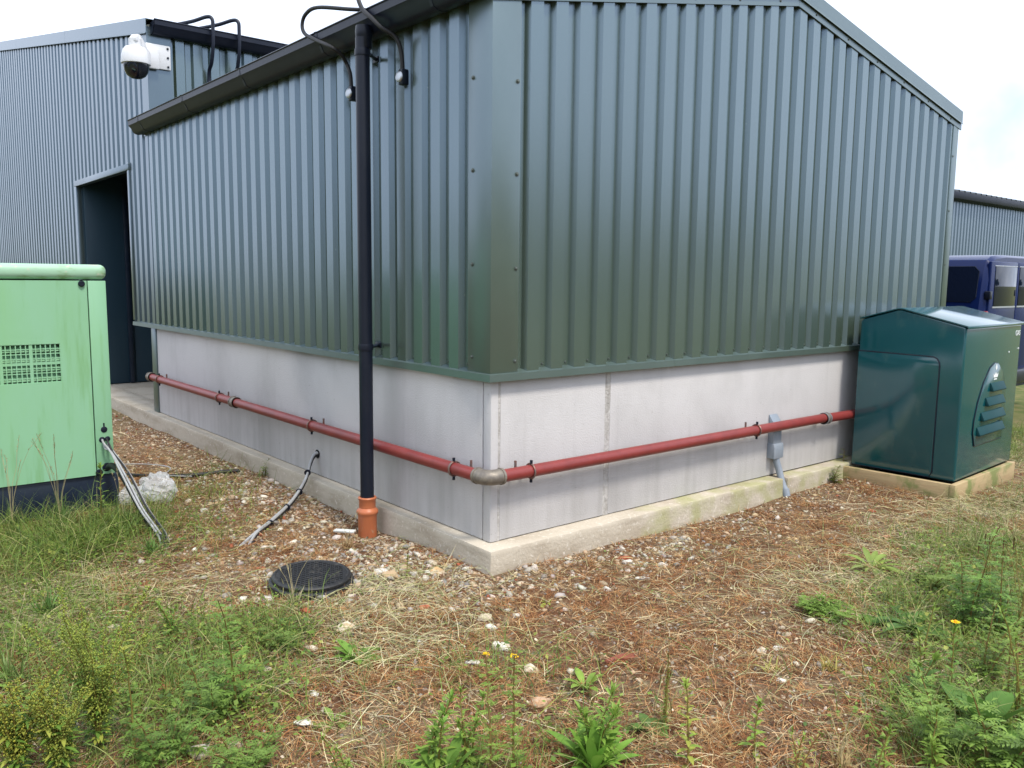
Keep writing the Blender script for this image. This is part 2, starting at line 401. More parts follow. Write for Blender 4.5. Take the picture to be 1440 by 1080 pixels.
# ------------------------------------------------------------------ near shed
PITCH = .1835
def clad_profile(n, u0, dv=.004, dc=.036, pitch=PITCH):
    k = pitch / .1835
    pr = []
    for i in range(n):
        b = u0 + i * pitch
        pr += [(b + .0005, dv), (b + .0280 * k, dv), (b + .0470 * k, dc), (b + .1370 * k, dc), (b + .1560 * k, dv)]
    pr.append((u0 + n * pitch, dv))
    return pr
def clad_sheet(name, prof, fn, zb, ztf, m, parent, rows=1):
    """prof: (u,d) list; fn(u,d,z)->xyz"""
    v = []; f = []
    n = len(prof)
    T = .0025
    for d_off in (0, -T):
        for k in range(rows + 1):
            for (u, d) in prof:
                zt = ztf(u); v.append(fn(u, d + d_off, zb + (zt - zb) * k / rows))
    for k in range(rows):
        for i in range(n - 1):
            a = k * n + i; f.append((a, a + 1, a + 1 + n, a + n))
            b = (rows + 1) * n + a; f.append((b, b + n, b + 1 + n, b + 1))
    o = (rows + 1) * n
    for i in range(n - 1):
        f.append((i, i + o, i + 1 + o, i + 1)); a = rows * n + i; f.append((a, a + 1, a + 1 + o, a + o))
    for e in (0, n - 1):
        for k in range(rows):
            a = k * n + e; f.append((a, a + n, a + n + o, a + o))
    return mesh(name, v, f, m, parent)

def clip(pr, lo, hi):
    o = []
    for (u0, d0), (u1, d1) in zip(pr[:-1], pr[1:]):
        if u1 <= lo or u0 >= hi: continue
        def at(u): return (u, d0 + (d1 - d0) * (u - u0) / max(u1 - u0, 1e-6))
        a = at(max(u0, lo)); b = at(min(u1, hi))
        if not o or o[-1] != a: o.append(a)
        o.append(b)
    return o
def screw_mesh():
    v = []; f = []
    prof = [(.011, 0), (.011, .002), (.0065, .0022), (.0065, .006), (.004, .0075)]
    n = 8
    for r, z in prof:
        for k in range(n):
            a = 2 * math.pi * k / n; v.append((r * math.cos(a), r * math.sin(a), z))
    for i in range(len(prof) - 1):
        for k in range(n):
            a = i * n + k; b = i * n + (k + 1) % n; f.append((a, b, b + n, a + n))
    f.append(tuple(range(len(v) - n, len(v))))
    me = bpy.data.meshes.new('screw'); me.from_pydata(v, [], f); me.materials.append(M_SCREW)
    return me
SCREW = screw_mesh()
def screw(parent, loc, d, s=1.0):
    """parent is a mesh part whose own matrix is identity inside its thing"""
    o = bpy.data.objects.new('screw', SCREW); COL.objects.link(o)
    o.parent = parent
    o.matrix_basis = place(loc, d) @ Matrix.Diagonal((s, s, s, 1))
    return o

shed = thing('clad_shed', 'low green ribbed steel shed on pale concrete walls, its corner facing the camera', 'shed', (0, 0, 0))
EAVE, RIDGE, HALF, LEN = 3.185, 3.715, 2.755, 5.64
SLOPE = (RIDGE - EAVE) / HALF
roofz = lambda x: RIDGE - SLOPE * abs(x - HALF)
ZB = 1.105          # lower edge of the cladding
FT = .14            # top of the footing
# footing, in two runs with a notch for the grey duct
FND = [prism('foundation', [(-.09, 8.9), (.25, 8.9), (.25, .2), (2.745, .2), (2.745, -.122), (-.09, -.122)], -.25, FT, lambda u, v, a: (u, v, a), M_FOOT, shed, bevel=.008)]
prism('foundation', [(2.745, .2), (2.80, .2), (2.80, -.06), (2.745, -.06)], -.25, .0, lambda u, v, a: (u, v, a), M_FOOT, shed)
FND.append(prism('foundation', [(2.803, .2), (5.6, .2), (5.6, -.125), (2.803, -.125)], -.25, FT - .003, lambda u, v, a: (u, v, a), M_FOOT, shed, bevel=.008))
def roughen(o, amp=.006):
    bm = bmesh.new(); bm.from_mesh(o.data)
    for _ in range(3):
        es = [e for e in bm.edges if e.calc_length() > .07]
        if es: bmesh.ops.subdivide_edges(bm, edges=es, cuts=3, use_grid_fill=True)
    for q in bm.verts:
        k = q.co * 6
        q.co += Vector((mnoise.noise(k), mnoise.noise(k + Vector((9, 0, 0))), .7 * mnoise.noise(k + Vector((0, 9, 0))))) * amp + Vector((mnoise.noise(q.co * 25), mnoise.noise(q.co * 25 + Vector((5, 0, 0))), 0)) * amp * .45
    bm.to_mesh(o.data); bm.free()
# precast concrete wall panels
for o in FND: roughen(o)
box('concrete_panel', 0, .12, .075, 1.40, FT + .006, 1.10, M_CONC, shed, bevel=.004)
box('concrete_panel', .002, .12, 1.425, 5.80, FT + .006, 1.10, M_CONC, shed, bevel=.004)
box('mortar_joint', .003, .11, 1.39, 1.435, FT + .004, 1.09, M_CONC, shed)
box('corner_post', -.002, .054, -.002, .069, FT + .002, 1.10, M_CONC, shed, bevel=.010)
box('mortar_joint', .05, .072, .003, .10, FT + .004, 1.09, M_MORTAR, shed)
box('concrete_panel', .068, .905, 0, .12, FT + .006, 1.10, M_CONC, shed, bevel=.004)
box('concrete_panel', .952, 5.5, .001, .12, FT + .006, 1.10, M_CONC, shed, bevel=.004)
box('mortar_joint', .90, .957, .004, .11, FT + .004, 1.09, M_MORTAR, shed)
# steel end post where the concrete stops by the doorway
pl = box('end_post', -.012, .10, 5.80, 5.95, FT + .002, 1.09, M_TRIM, shed, bevel=.003)
# right gable cladding: five sheets
for i in range(5):
    pr = clad_profile(6, .0 + i * 6 * PITCH - .004, .004 + (i % 2) * .0025, .036 + (i % 2) * .0025)
    if i: pr = [(pr[0][0] - .02, pr[0][1])] + pr
    s = clad_sheet('cladding_sheet', pr, lambda u, d, z: (u, -d, z), ZB + .002, lambda u: roofz(u) - .03, M_CLAD, shed)
    for k in range(6):
        u = i * 6 * PITCH + k * PITCH + .001
        if u > .2: screw(s, (u, -.0045 - (i % 2) * .0025, ZB + .035), (0, -1, 0), .8)
# left side cladding
for i in range(5):
    pr = clad_profile(7 if i == 4 else 6, .03 + i * 6 * PITCH, .004 + (i % 2) * .0025, .036 + (i % 2) * .0025)
    if i == 4: pr = clip(pr, 0, 5.672)
    if i: pr = [(pr[0][0] - .02, pr[0][1])] + pr
    s = clad_sheet('cladding_sheet', pr, lambda u, d, z: (-d, u, z), ZB + .002, lambda u: 3.135, M_CLAD, shed)
    for k in range(6):
        u = .03 + i * 6 * PITCH + k * PITCH + .001
        if .2 < u < 5.6: screw(s, (-.0045 - (i % 2) * .0025, u, ZB + .035), (-1, 0, 0), .8)
# corner flashing, two wings with a small return
CW = .165; o_ = .0405
cf = [(-o_, CW), (-o_, -o_), (CW - .01, -o_), (CW - .01, -o_ + .006), (CW - .012, -o_ + .003), (-o_ + .003, -o_ + .003), (-o_ + .003, CW), (-o_ + .006, CW)]
cf = [(-o_, CW), (-o_, -o_), (CW - .01, -o_), (CW - .01, -o_ + .003), (-o_ + .003, -o_ + .003), (-o_ + .003, CW)]
fl = prism('corner_flashing', cf, ZB + .004, 3.16, lambda u, v, a: (u, v, a), M_TRIM, shed, bevel=.0015)
for z in (1.19, 1.70, 2.205, 2.69):
    screw(fl, (-o_, .125, z), (-1, 0, 0), 1.15)
    screw(fl, (.133, -o_, z - .02), (0, -1, 0), 1.15)
# right end flashing of the gable
fl = box('corner_flashing', 5.40, 5.505, -.043, .05, ZB + .004, 3.14, M_TRIM, shed, bevel=.002)
for z in (1.3, 1.8, 2.3, 2.8):
    screw(fl, (5.42, -.043, z), (0, -1, 0), 1.0)
# drip flashing along the foot of the cladding
dpf = [(.03, .022), (-.004, .022), (-.052, .004), (-.054, -.036), (-.050, -.036), (-.048, 0), (-.004, .018), (.03, .018)]
def drip(y0, y1, side, m0=0, m1=0):
    pts = dpf
    n = len(pts); v = []; f = []
    for e, (a, mi) in enumerate(((y0, m0), (y1, m1))):
        for (d, z) in pts:
            aa = a + (d if mi else 0)
            v.append((d, aa, ZB - .005 + z) if side == 'L' else (aa, d, ZB - .005 + z))
    f = [tuple(range(n)), tuple(range(2 * n - 1, n - 1, -1))] + [(i, (i + 1) % n, (i + 1) % n + n, i + n) for i in range(n)]
    return mesh('drip_flashing', v, f, M_TRIM, shed)
drip(0, 1.86, 'L', 1, 0); drip(1.862, 4.6, 'L'); drip(4.602, 6.46, 'L')
drip(0, 1.50, 'R', 1, 0); drip(1.502, 4.0, 'R'); drip(4.002, 5.5, 'R')
# roof sheets, ribs running down the slope
def roof_sheet(y0, n, side, owner=shed, m=M_ROOF):
    pr = []
    for i in range(n):
        b = y0 + i * .2
        pr += [(b + .0005, 0), (b + .12, 0), (b + .145, .034), (b + .170, .034), (b + .195, 0)]
    pr.append((y0 + n * .2, 0))
    def fn(u, d, z):      # z runs 0 (eave) .. 1 (ridge)
        x = (-.075 + z * (HALF + .075)) if side == 'L' else (2 * HALF + .075 - z * (HALF + .075))
        return (x, u, roofz(x) + d + .006)
    return clad_sheet('roof_sheet', pr, fn, 0, lambda u: 1, m, owner)
for i in range(5):
    roof_sheet(-.03 + i * 1.0, 5, 'L'); roof_sheet(-.03 + i * 1.0, 5, 'R')
roof_sheet(4.97, 3, 'L'); roof_sheet(4.97, 3, 'R')
# verge flashing up the gable
def verge(x0, x1):
    pts = [(.10, .055), (-.052, .055), (-.054, -.045), (-.062, -.062), (-.058, -.062), (-.050, -.043), (-.048, .050), (.10, .050)]
    n = len(pts); v = []
    for x in (x0, x1):
        for (d, z) in pts: v.append((x, d, roofz(x) + z - .015))
    f = [tuple(range(n)), tuple(range(2 * n - 1, n - 1, -1))] + [(i, (i + 1) % n, (i + 1) % n + n, i + n) for i in range(n)]
    o = mesh('verge_flashing', v, f, M_TRIM, shed)
    # lower closing strip
    v = []
    for x in (x0, x1):
        for (d, z) in [(-.037, -.05), (-.046, -.05), (-.047, -.112), (-.037, -.112)]: v.append((x, d, roofz(x) + z - .015))
    f = [(0, 1, 2, 3), (7, 6, 5, 4)] + [(i, (i + 1) % 4, (i + 1) % 4 + 4, i + 4) for i in range(4)]
    st = mesh('closing_strip', v, f, M_TRIM, o)
    st.parent = o
    k = max(2, int(abs(x1 - x0) / .46))
    for j in range(k):
        x = x0 + (x1 - x0) * (j + .5) / k
        screw(o, (x, -.0475, roofz(x) - .096), (0, -1, 0), .8)
    return o
verge(-.04, HALF - .001); verge(HALF + .001, 5.55)
# ridge cap
prism('ridge_cap', [(HALF - .2, roofz(HALF - .2) + .045), (HALF, RIDGE + .05), (HALF + .2, roofz(HALF + .2) + .045), (HALF + .2, roofz(HALF + .2) + .042), (HALF, RIDGE + .046), (HALF - .2, roofz(HALF - .2) + .042)], -.03, 5.6, lambda u, v, a: (u, a, v), M_TRIM, shed)
# gutters
def gutter(side, y0, y1, owner, base=0.0, fn=None, name='gutter', m=M_GUTTER):
    op = [(-.035, 3.185), (-.035, 3.10), (-.045, 3.082), (-.085, 3.072), (-.115, 3.075), (-.140, 3.090), (-.160, 3.13), (-.186, 3.155), (-.188, 3.198), (-.196, 3.205)]
    ip = [(-.190, 3.212), (-.180, 3.205), (-.178, 3.160), (-.154, 3.137), (-.134, 3.096), (-.112, 3.083), (-.085, 3.080), (-.051, 3.088), (-.041, 3.104), (-.041, 3.185)]
    pts = op + ip
    f_ = fn or ((lambda u, v, a: (u, a, v)) if side == 'L' else (lambda u, v, a: (2 * HALF - u, a, v)))
    g = prism(name, pts, y0, y1, f_, m, owner)
    # stop ends
    for e, s in ((y0, 1), (y1, -1)):
        v, f = prism_geo([op[0]] + op[1:], e, e + .006 * s, f_)
        c = mesh('gutter_stop_end', v, f, m, g)
    return g, f_, op
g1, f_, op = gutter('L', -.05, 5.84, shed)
for y in (.35, 1.62, 2.9, 4.2, 5.5):
    big = [(-.03, 3.19)] + [(u * 1.008 + (-.001), v - .002 + (0 if v < 3.15 else .006)) for u, v in op[1:]]
    v, f = prism_geo(big + [(-.175, 3.212), (-.172, 3.16), (-.14, 3.12), (-.1, 3.09), (-.05, 3.1)], y, y + .028, f_)
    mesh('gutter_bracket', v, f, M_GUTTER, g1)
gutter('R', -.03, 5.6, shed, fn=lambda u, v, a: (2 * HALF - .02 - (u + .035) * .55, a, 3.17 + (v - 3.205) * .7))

# ------------------------------------------------------------------ tall shed behind
tall = thing('tall_shed', 'taller ribbed grey-green shed with dark open doorway at the left edge', 'shed', (0, 5.65, 0))
TZ0, TY0, TS = 4.15, 5.65, .170
TR = 14.2
tz = lambda y: TZ0 + TS * (min(y, 2 * TR - y) - TY0)
DY0, DY1, DZ = 6.43, 8.74, 2.79
y = TY0 + .02; i = 0
while y < 18:
    n = 6
    pr = clad_profile(n, y, .004 + (i % 2) * .0025, .034 + (i % 2) * .0025)
    pr[0] = (pr[0][0] - .004, pr[0][1])
    y1 = y + n * PITCH
    fnL = lambda u, d, z: (-d, u, z)
    # the doorway cuts the sheets: full-height sheets beside it, short ones above
    below = clip(pr, 0, DY0); mid = clip(pr, DY0, DY1); aft = clip(pr, DY1, 99)
    top = lambda u: tz(u) - .05
    if len(below) > 2:
        clad_sheet('cladding_sheet', below, fnL, ZB + .002, top, M_CLAD_FAR, tall)
    if len(mid) > 2:
        clad_sheet('cladding_sheet', mid, fnL, DZ + .002, top, M_CLAD_FAR, tall)
    if len(aft) > 2:
        clad_sheet('cladding_sheet', aft, fnL, .16, top, M_CLAD_FAR, tall)
    y = y1; i += 1
# corner flashing, verge in lengths, gutter, side wall
prism('corner_flashing', [(-.042, TY0 + .16), (-.042, TY0 - .046), (.20, TY0 - .046), (.20, TY0 - .043), (-.039, TY0 - .043), (-.039, TY0 + .16)], 3.06, tz(TY0) - .03, lambda u, v, a: (u, v, a), M_CLAD_FAR, tall)
vy = [TY0 - .10, 8.86, 12.0, 14.2]
for a, b in zip(vy[:-1], vy[1:]):
    pts = [(.5, .05), (-.060, .05), (-.062, -.085), (-.074, -.10), (-.07, -.10), (-.056, -.083), (-.056, .045), (.5, .045)]
    n = len(pts); v = []
    for yy in (a + .002, b - .002):
        for d, z in pts: v.append((d, yy, tz(yy) + z))
    f = [tuple(range(n)), tuple(range(2 * n - 1, n - 1, -1))] + [(k, (k + 1) % n, (k + 1) % n + n, k + n) for k in range(n)]
    mesh('verge_flashing', v, f, M_CLAD_FAR, tall)
for k in range(9):
    pr = clad_profile(6, .2 + k * 6 * PITCH)
    clad_sheet('cladding_sheet', pr, lambda u, d, z: (u, TY0 - d, z), 2.9, lambda u: 4.1, M_CLAD, tall)
box('wall_core', .2, 10.0, TY0 + .02, TY0 + .1, 0, 4.12, M_DARKIN, tall)
def roof2(x0, n):
    pr = []
    for k in range(n):
        b = x0 + k * .33
        pr += [(b, 0), (b + .20, 0), (b + .235, .045), (b + .275, .045), (b + .31, 0)]
    pr.append((x0 + n * .33, 0))
    def fn(u, d, z):
        yy = TY0 - .10 + z * (TR - TY0 + .10)
        return (u, yy, tz(max(yy, TY0)) + d + .012 - (.017 if yy < TY0 else 0))
    return clad_sheet('roof_sheet', pr, fn, 0, lambda u: 1, M_ROOF, tall)
for k in range(6): roof2(.02 + k * 1.65, 5)
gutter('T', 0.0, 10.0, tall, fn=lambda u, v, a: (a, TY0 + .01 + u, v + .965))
# doorway trims and the dark panel inside
box('door_trim', -.05, .02, DY0 - .05, DY0 + .012, ZB + .02, DZ + .06, M_CLAD_FAR, tall, bevel=.003)
box('door_trim', -.05, .02, DY1 - .005, DY1 + .06, .15, DZ, M_CLAD_FAR, tall, bevel=.003)
box('door_trim', -.056, .02, DY0 - .055, DY1 + .07, DZ - .02, DZ + .05, M_CLAD_FAR, tall, bevel=.003)
box('inner_wall', .02, 3.4, DY1 - .03, DY1 + .02, FT, 3.0, M_DOOR, tall)
for k in range(3):
    box('inner_panel', .03 + k * .56, .03 + k * .56 + .545, DY1 - .05, DY1 - .031, FT + .01, 2.9, M_DOOR, tall, bevel=.004)
box('door_edge_post', .50, .55, DY1 - .10, DY1 - .052, FT + .005, 2.85, M_NAVY, tall, bevel=.004)
box('inner_ceiling', .02, 3.4, 5.9, DY1 + .02, 2.95, 3.02, M_DARKIN, tall)
box('inner_wall', 3.35, 3.42, 5.9, DY1, FT, 3.0, M_DARKIN, tall)
box('inner_wall', .13, 3.42, 5.80, 5.88, FT, 3.0, M_DARKIN, tall)
fl_ = box('apron_slab', .255, 3.5, 5.88, 9.2, -.2, FT - .004, M_FOOT, tall)
box('inner_core', .02, .3, DY1 + .03, 18, 0, 4.3, M_DARKIN, tall)

# ------------------------------------------------------------------ distant shed
far = thing('distant_shed', 'distant long ribbed shed with dark eaves, beyond the parked van', 'shed', (17, 6, 0))
for k in range(14):
    pr = clad_profile(6, 17 + k * 6 * PITCH, .004, .036)
    clad_sheet('cladding_sheet', pr, lambda u, d, z: (u, 6 - d, z), .0, lambda u: 3.8, M_CLAD_FAR, far)
box('wall_core', 17, 32.4, 6.01, 6.2, 0, 3.8, M_DARKIN, far)
prism('eaves_gutter', [(5.72, 3.73), (5.95, 3.70), (5.95, 3.88), (5.70, 3.9)], 16.8, 32.6, lambda u, v, a: (a, u, v), M_GUTTER, far, bevel=.01)
prr = []
for k in range(48):
    b = 16.8 + k * .33
    prr += [(b, 0), (b + .2, 0), (b + .235, .045), (b + .275, .045), (b + .31, 0)]
clad_sheet('roof_sheet', prr, lambda u, d, z: (u, 5.75 + 5.5 * z, 3.905 + d + .9 * z), 0, lambda u: 1, M_ROOF, far)

# ------------------------------------------------------------------ red pipe on the wall
PZ, PO, PR = .545, -.092, .036
pipe = thing('red_wall_pipe', 'long red steel pipe clamped round the corner of the concrete wall', 'pipe', (PO, PO, PZ))
ER = .062
tube('pipe_section', [(PO, 5.70, PZ), (PO, 3.45, PZ)], PR, M_REDPIPE, pipe, 20)
tube('pipe_section', [(PO, 3.45, PZ), (PO, PO + ER, PZ)], PR, M_REDPIPE, pipe, 20)
tube('pipe_section', [(PO + ER, PO, PZ), (3.34, PO, PZ)], PR, M_REDPIPE, pipe, 20)
tube('pipe_section', [(3.34, PO, PZ - .004), (4.0, PO, PZ - .012)], PR, M_REDPIPE, pipe, 20)
el = [(PO, PO + ER + .03, PZ)] + [(PO + ER - ER * math.cos(a), PO + ER - ER * math.sin(a), PZ) for a in np.linspace(0, math.pi / 2, 9)] + [(PO + ER + .03, PO, PZ)]
e = tube('elbow', el, PR + .007, M_FITTING, pipe, 20)
for p0, p1 in (((PO, PO + ER + .022, PZ), (PO, PO + ER + .036, PZ)), ((PO + ER + .022, PO, PZ), (PO + ER + .036, PO, PZ))):
    tube('elbow_lip', [p0, p1], PR + .011, M_FITTING, e, 20)
for p0, p1 in (((PO, 3.40, PZ), (PO, 3.48, PZ)), ((3.32, PO, PZ - .004), (3.375, PO, PZ - .004)), ((PO, 5.70, PZ), (PO, 5.78, PZ))):
    c = tube('coupling', [p0, p1], PR + .009, M_FITTING, pipe, 20)
    d = (Vector(p1) - Vector(p0)).normalized() * .012
    for q in (Vector(p0), Vector(p1) - d):
        tube('coupling_lip', [q, q + d], PR + .013, M_FITTING if p0[0] < 1 else M_BRIGHT, c, 20)
def clamp(pos, ax):
    """split ring with bolt ears, a stub to the wall and a stud beside it"""
    P = Vector(pos); A = Vector((0, 1, 0)) if ax == 'y' else Vector((1, 0, 0)); N = Vector((1, 0, 0)) if ax == 'y' else Vector((0, 1, 0))
    ring = [P + (N * math.cos(t) + Vector((0, 0, 1)) * math.sin(t)) * (PR + .006) for t in np.linspace(0, 2 * math.pi, 25)]
    o = tube('pipe_clamp', ring, .0058, M_CLAMP, pipe, 6)
    for s in (1, -1):
        q = P + Vector((0, 0, s * (PR + .012)))
        b = tube('clamp_bolt', [q - N * .006 - Vector((0, 0, s * .004)), q - N * .006 + Vector((0, 0, s * .016))], .0085, M_BLACK, o, 8)
    tube('clamp_stub', [P + N * PR, P + N * .09], .008, M_CLAMP, o, 8)
    st = P + A * (-.11) * (1 if ax == 'y' else .75) + N * .035
    tube('clamp_stud', [st + Vector((0, 0, -.015)), st + Vector((0, 0, .064))], .0075, M_CLAMP, o, 8)
for yy in (5.45, 3.78, 1.985, .215): clamp((PO, yy, PZ), 'y')
for xx in (.215, 2.40): clamp((xx, PO, PZ), 'x')

# ------------------------------------------------------------------ downpipe with terracotta drain socket
DX, DYY = -.19, 1.033
dp = thing('downpipe', 'black round rainwater downpipe standing in a terracotta drain socket', 'downpipe', (DX, DYY, 0))
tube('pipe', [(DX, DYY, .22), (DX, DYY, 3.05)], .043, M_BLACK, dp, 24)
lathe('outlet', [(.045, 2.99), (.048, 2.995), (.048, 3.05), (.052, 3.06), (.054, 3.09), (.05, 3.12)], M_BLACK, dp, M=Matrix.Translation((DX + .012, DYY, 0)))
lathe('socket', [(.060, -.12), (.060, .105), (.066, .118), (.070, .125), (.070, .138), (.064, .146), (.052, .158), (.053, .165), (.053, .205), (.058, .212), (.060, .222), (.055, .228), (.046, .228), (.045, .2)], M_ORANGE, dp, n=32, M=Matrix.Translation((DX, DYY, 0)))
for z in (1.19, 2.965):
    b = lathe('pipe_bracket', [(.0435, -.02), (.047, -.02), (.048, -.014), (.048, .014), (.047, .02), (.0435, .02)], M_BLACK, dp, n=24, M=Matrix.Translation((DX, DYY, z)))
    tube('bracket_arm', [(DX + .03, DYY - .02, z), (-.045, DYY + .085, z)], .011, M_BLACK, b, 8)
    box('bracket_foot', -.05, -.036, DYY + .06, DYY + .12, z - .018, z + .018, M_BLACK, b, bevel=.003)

# ------------------------------------------------------------------ grey duct on the right wall
du = thing('grey_duct', 'grey plastic hockey-stick cable duct fixed to the right concrete wall behind red pipe', 'duct', (2.76, -.04, 0))
prism('cover', [(0, .36), (-.052, .36), (-.052, .555), (-.03, .585), (-.006, .62), (0, .62)], 2.695, 2.80, lambda u, v, a: (a, u, v), M_PVCGREY, du, bevel=.004)
prism('cover_skirt', [(0, .285), (-.066, .285), (-.066, .37), (-.058, .40), (0, .40)], 2.690, 2.815, lambda u, v, a: (a, u, v), M_PVCGREY, du, bevel=.004)
tube('pipe', smooth_path([(2.765, -.036, .34), (2.765, -.038, .27), (2.775, -.06, .19), (2.775, -.095, .09), (2.775, -.125, .03), (2.775, -.14, -.08)]), .026, M_PVCGREY, du, 16)
tube('pipe_collar', [(2.775, -.118, .055), (2.775, -.135, .0)], .032, M_PVCGREY, du, 16)

# ------------------------------------------------------------------ cables over the gutters
def cable(name, pts, r, m, label, cat='cable', n=8, group=None, sub=6):
    t = thing(name, label, cat, pts[0], group=group)
    tube('sheath', smooth_path(pts, sub), r, m, t, n)
    return t
c1 = cable('looped_cable', [(-.02, 1.15, 3.27), (-.12, 1.30, 3.29), (-.19, 1.60, 3.355), (-.2, 1.75, 3.345), (-.205, 1.795, 3.285), (-.205, 1.755, 3.22), (-.205, 1.60, 3.15), (-.200, 1.42, 3.075), (-.135, 1.40, 3.035), (-.085, 1.42, 2.99), (-.075, 1.39, 2.92), (-.07, 1.385, 2.82)], .0125, M_RUBBER, 'black cable looping wide over the gutter left of the downpipe')
c2 = cable('looped_cable', [(-.02, 1.22, 3.36), (-.13, 1.14, 3.34), (-.2, 1.06, 3.285), (-.205, 1.00, 3.205), (-.205, .90, 3.135), (-.18, .83, 3.07), (-.11, .79, 3.02), (-.08, .775, 2.94), (-.07, .775, 2.82)], .0135, M_RUBBER, 'black cable bent over the gutter right of the downpipe')
for t, p in ((c1, (-.06, 1.385, 2.80)), (c2, (-.06, .78, 2.80))):
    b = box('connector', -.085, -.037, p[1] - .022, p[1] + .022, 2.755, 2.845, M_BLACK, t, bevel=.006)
    lathe('round_cap', [(.030, 0), (.031, .006), (.024, .012), (.023, .011), (.01, .013)], M_BRIGHT, t, n=16, M=place((-.086, p[1] + .004, 2.80), (-1, -.15, 0)))
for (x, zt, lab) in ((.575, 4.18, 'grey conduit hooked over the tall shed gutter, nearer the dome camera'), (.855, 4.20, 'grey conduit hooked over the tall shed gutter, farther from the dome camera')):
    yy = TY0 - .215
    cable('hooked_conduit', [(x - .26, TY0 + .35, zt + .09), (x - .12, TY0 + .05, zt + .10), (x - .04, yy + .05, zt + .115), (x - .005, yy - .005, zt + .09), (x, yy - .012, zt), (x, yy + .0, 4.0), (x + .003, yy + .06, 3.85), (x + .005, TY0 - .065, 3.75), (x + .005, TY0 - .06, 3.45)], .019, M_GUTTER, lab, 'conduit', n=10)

# ------------------------------------------------------------------ dome camera
CX, CY, CZ = -.20, 5.44, 3.70
cc = thing('dome_camera', 'white dome security camera on bracket at the tall shed corner', 'camera', (0, 5.6, 3.8))
Mh = Matrix.Translation((CX, CY, CZ - .012)) @ Matrix.Scale(1.08, 4)
hd = lathe('housing', [(.118, 0), (.126, .004), (.128, .02), (.122, .075), (.108, .125), (.088, .150), (.06, .158), (.056, .16), (.056, .225), (.05, .23)], M_WHITE, cc, n=36, M=Mh)
dm = lathe('dome', [(.001, -.128), (.045, -.120), (.08, -.098), (.102, -.062), (.112, -.02), (.114, 0.0)][0:], M_DOME, cc, n=36, M=Mh)
dv_ = Vector((-.55, -.80, -.38)).normalized()
lathe('lens', [(.046, .06), (.046, .112), (.040, .120), (.026, .121), (.022, .116), (.001, .118)], M_GUTTER, dm, n=24, M=place((CX, CY, CZ - .01), dv_))
prism('arm', [(0, .235), (.03, .27), (.07, .275), (.12, .235), (.18, .17), (.225, .14), (.225, -.01), (.19, -.01), (.165, .06), (.12, .14), (.065, .19), (0, .2)], -.038, .038,
      lambda u, v, a: (CX - .035 + (u) * .78 + a * .62, CY - .05 + u * .62 - a * .78, CZ + v), M_WHITE, cc, bevel=.008)
box('corner_plate', -.06, .185, TY0 - .075, TY0 - .055, 3.715, 3.955, M_WHITE, cc, bevel=.008)
box('corner_plate', -.075, -.055, TY0 - .06, TY0 + .16, 3.715, 3.955, M_WHITE, cc, bevel=.008)
box('arm_base', -.09, .06, TY0 - .115, TY0 - .07, 3.70, 3.90, M_WHITE, cc, bevel=.012)
for z in (3.745, 3.835, 3.925):
    lathe('bolt', [(.011, 0), (.011, .008), (.006, .011)], M_BLACK, cc, n=8, M=place((.155, TY0 - .076, z), (0, -1, 0)))

# ------------------------------------------------------------------ generator
GXR, GYF = -1.30, 2.58
gen = thing('generator', 'mint green generator cabinet with lichen-stained top and dark navy base', 'generator', (-2.4, 3.0, 0))
box('base', -3.7, GXR + .03, GYF + .02, 3.62, -.05, .245, M_NAVY, gen, bevel=.01)
box('inner_body', -3.68, GXR - .02, GYF + .075, 3.58, .246, 1.585, M_DARKIN, gen)
box('canopy', -3.72, GXR + .012, GYF - .004, 3.62, 1.590, 1.690, M_MINTTOP, gen, bevel=.042, seg=5)
box('corner_panel', -1.412, GXR, GYF, GYF + .03, .252, 1.582, M_MINT, gen, bevel=.004)
box('end_panel', GXR - .03, GXR, GYF + .034, 3.58, .252, 1.582, M_MINT, gen, bevel=.003)
# door leaf with a square-mesh vent
GX0, GX1, GZ0, GZ1 = -2.145, -1.60, .915, 1.168
DX0, DX1, DZ0, DZ1 = -2.62, -1.419, .252, 1.582
def holed(name, x0, x1, z0, z1, hx0, hx1, hz0, hz1, yf, yb, m, parent):
    xs = [x0, hx0, hx1, x1]; zs = [z0, hz0, hz1, z1]; v = []; f = []
    for yy in (yf, yb):
        for x in xs:
            for z in zs: v.append((x, yy, z))
    for i in range(3):
        for j in range(3):
            if i == 1 and j == 1: continue
            a = i * 4 + j
            f.append((a, a + 4, a + 5, a + 1)); f.append((a + 16, a + 17, a + 21, a + 20))
    for (a, b) in ((5, 6), (6, 10), (10, 9), (9, 5)): f.append((a, b, b + 16, a + 16))
    for (a, b) in ((0, 4), (4, 8), (8, 12), (12, 13), (13, 14), (14, 15), (15, 11), (11, 7), (7, 3), (3, 2), (2, 1), (1, 0)): f.append((a, b, b + 16, a + 16))
    return mesh(name, v, f, m, parent)
door = holed('door', DX0, DX1, DZ0, DZ1, GX0, GX1, GZ0, GZ1, GYF, GYF + .03, M_MINT, gen)
box('side_panel', -3.68, DX0 - .006, GYF, GYF + .03, .252, 1.582, M_MINT, gen, bevel=.003)
bars = []
xb = list(np.linspace(GX0, GX1, 20))
for k in range(20):
    wbar = .010 if k in (7, 13) else .0032
    bars.append((xb[k] - wbar, xb[k] + wbar, GYF + .004, GYF + .010, GZ0, GZ1))
zb_ = np.linspace(GZ0, GZ1, 9)
for k in range(9):
    wbar = .009 if k == 4 else .0032
    bars.append((GX0, GX1, GYF + .0045, GYF + .0095, zb_[k] - wbar, zb_[k] + wbar))
multibox('grille', bars, M_MINT, door)
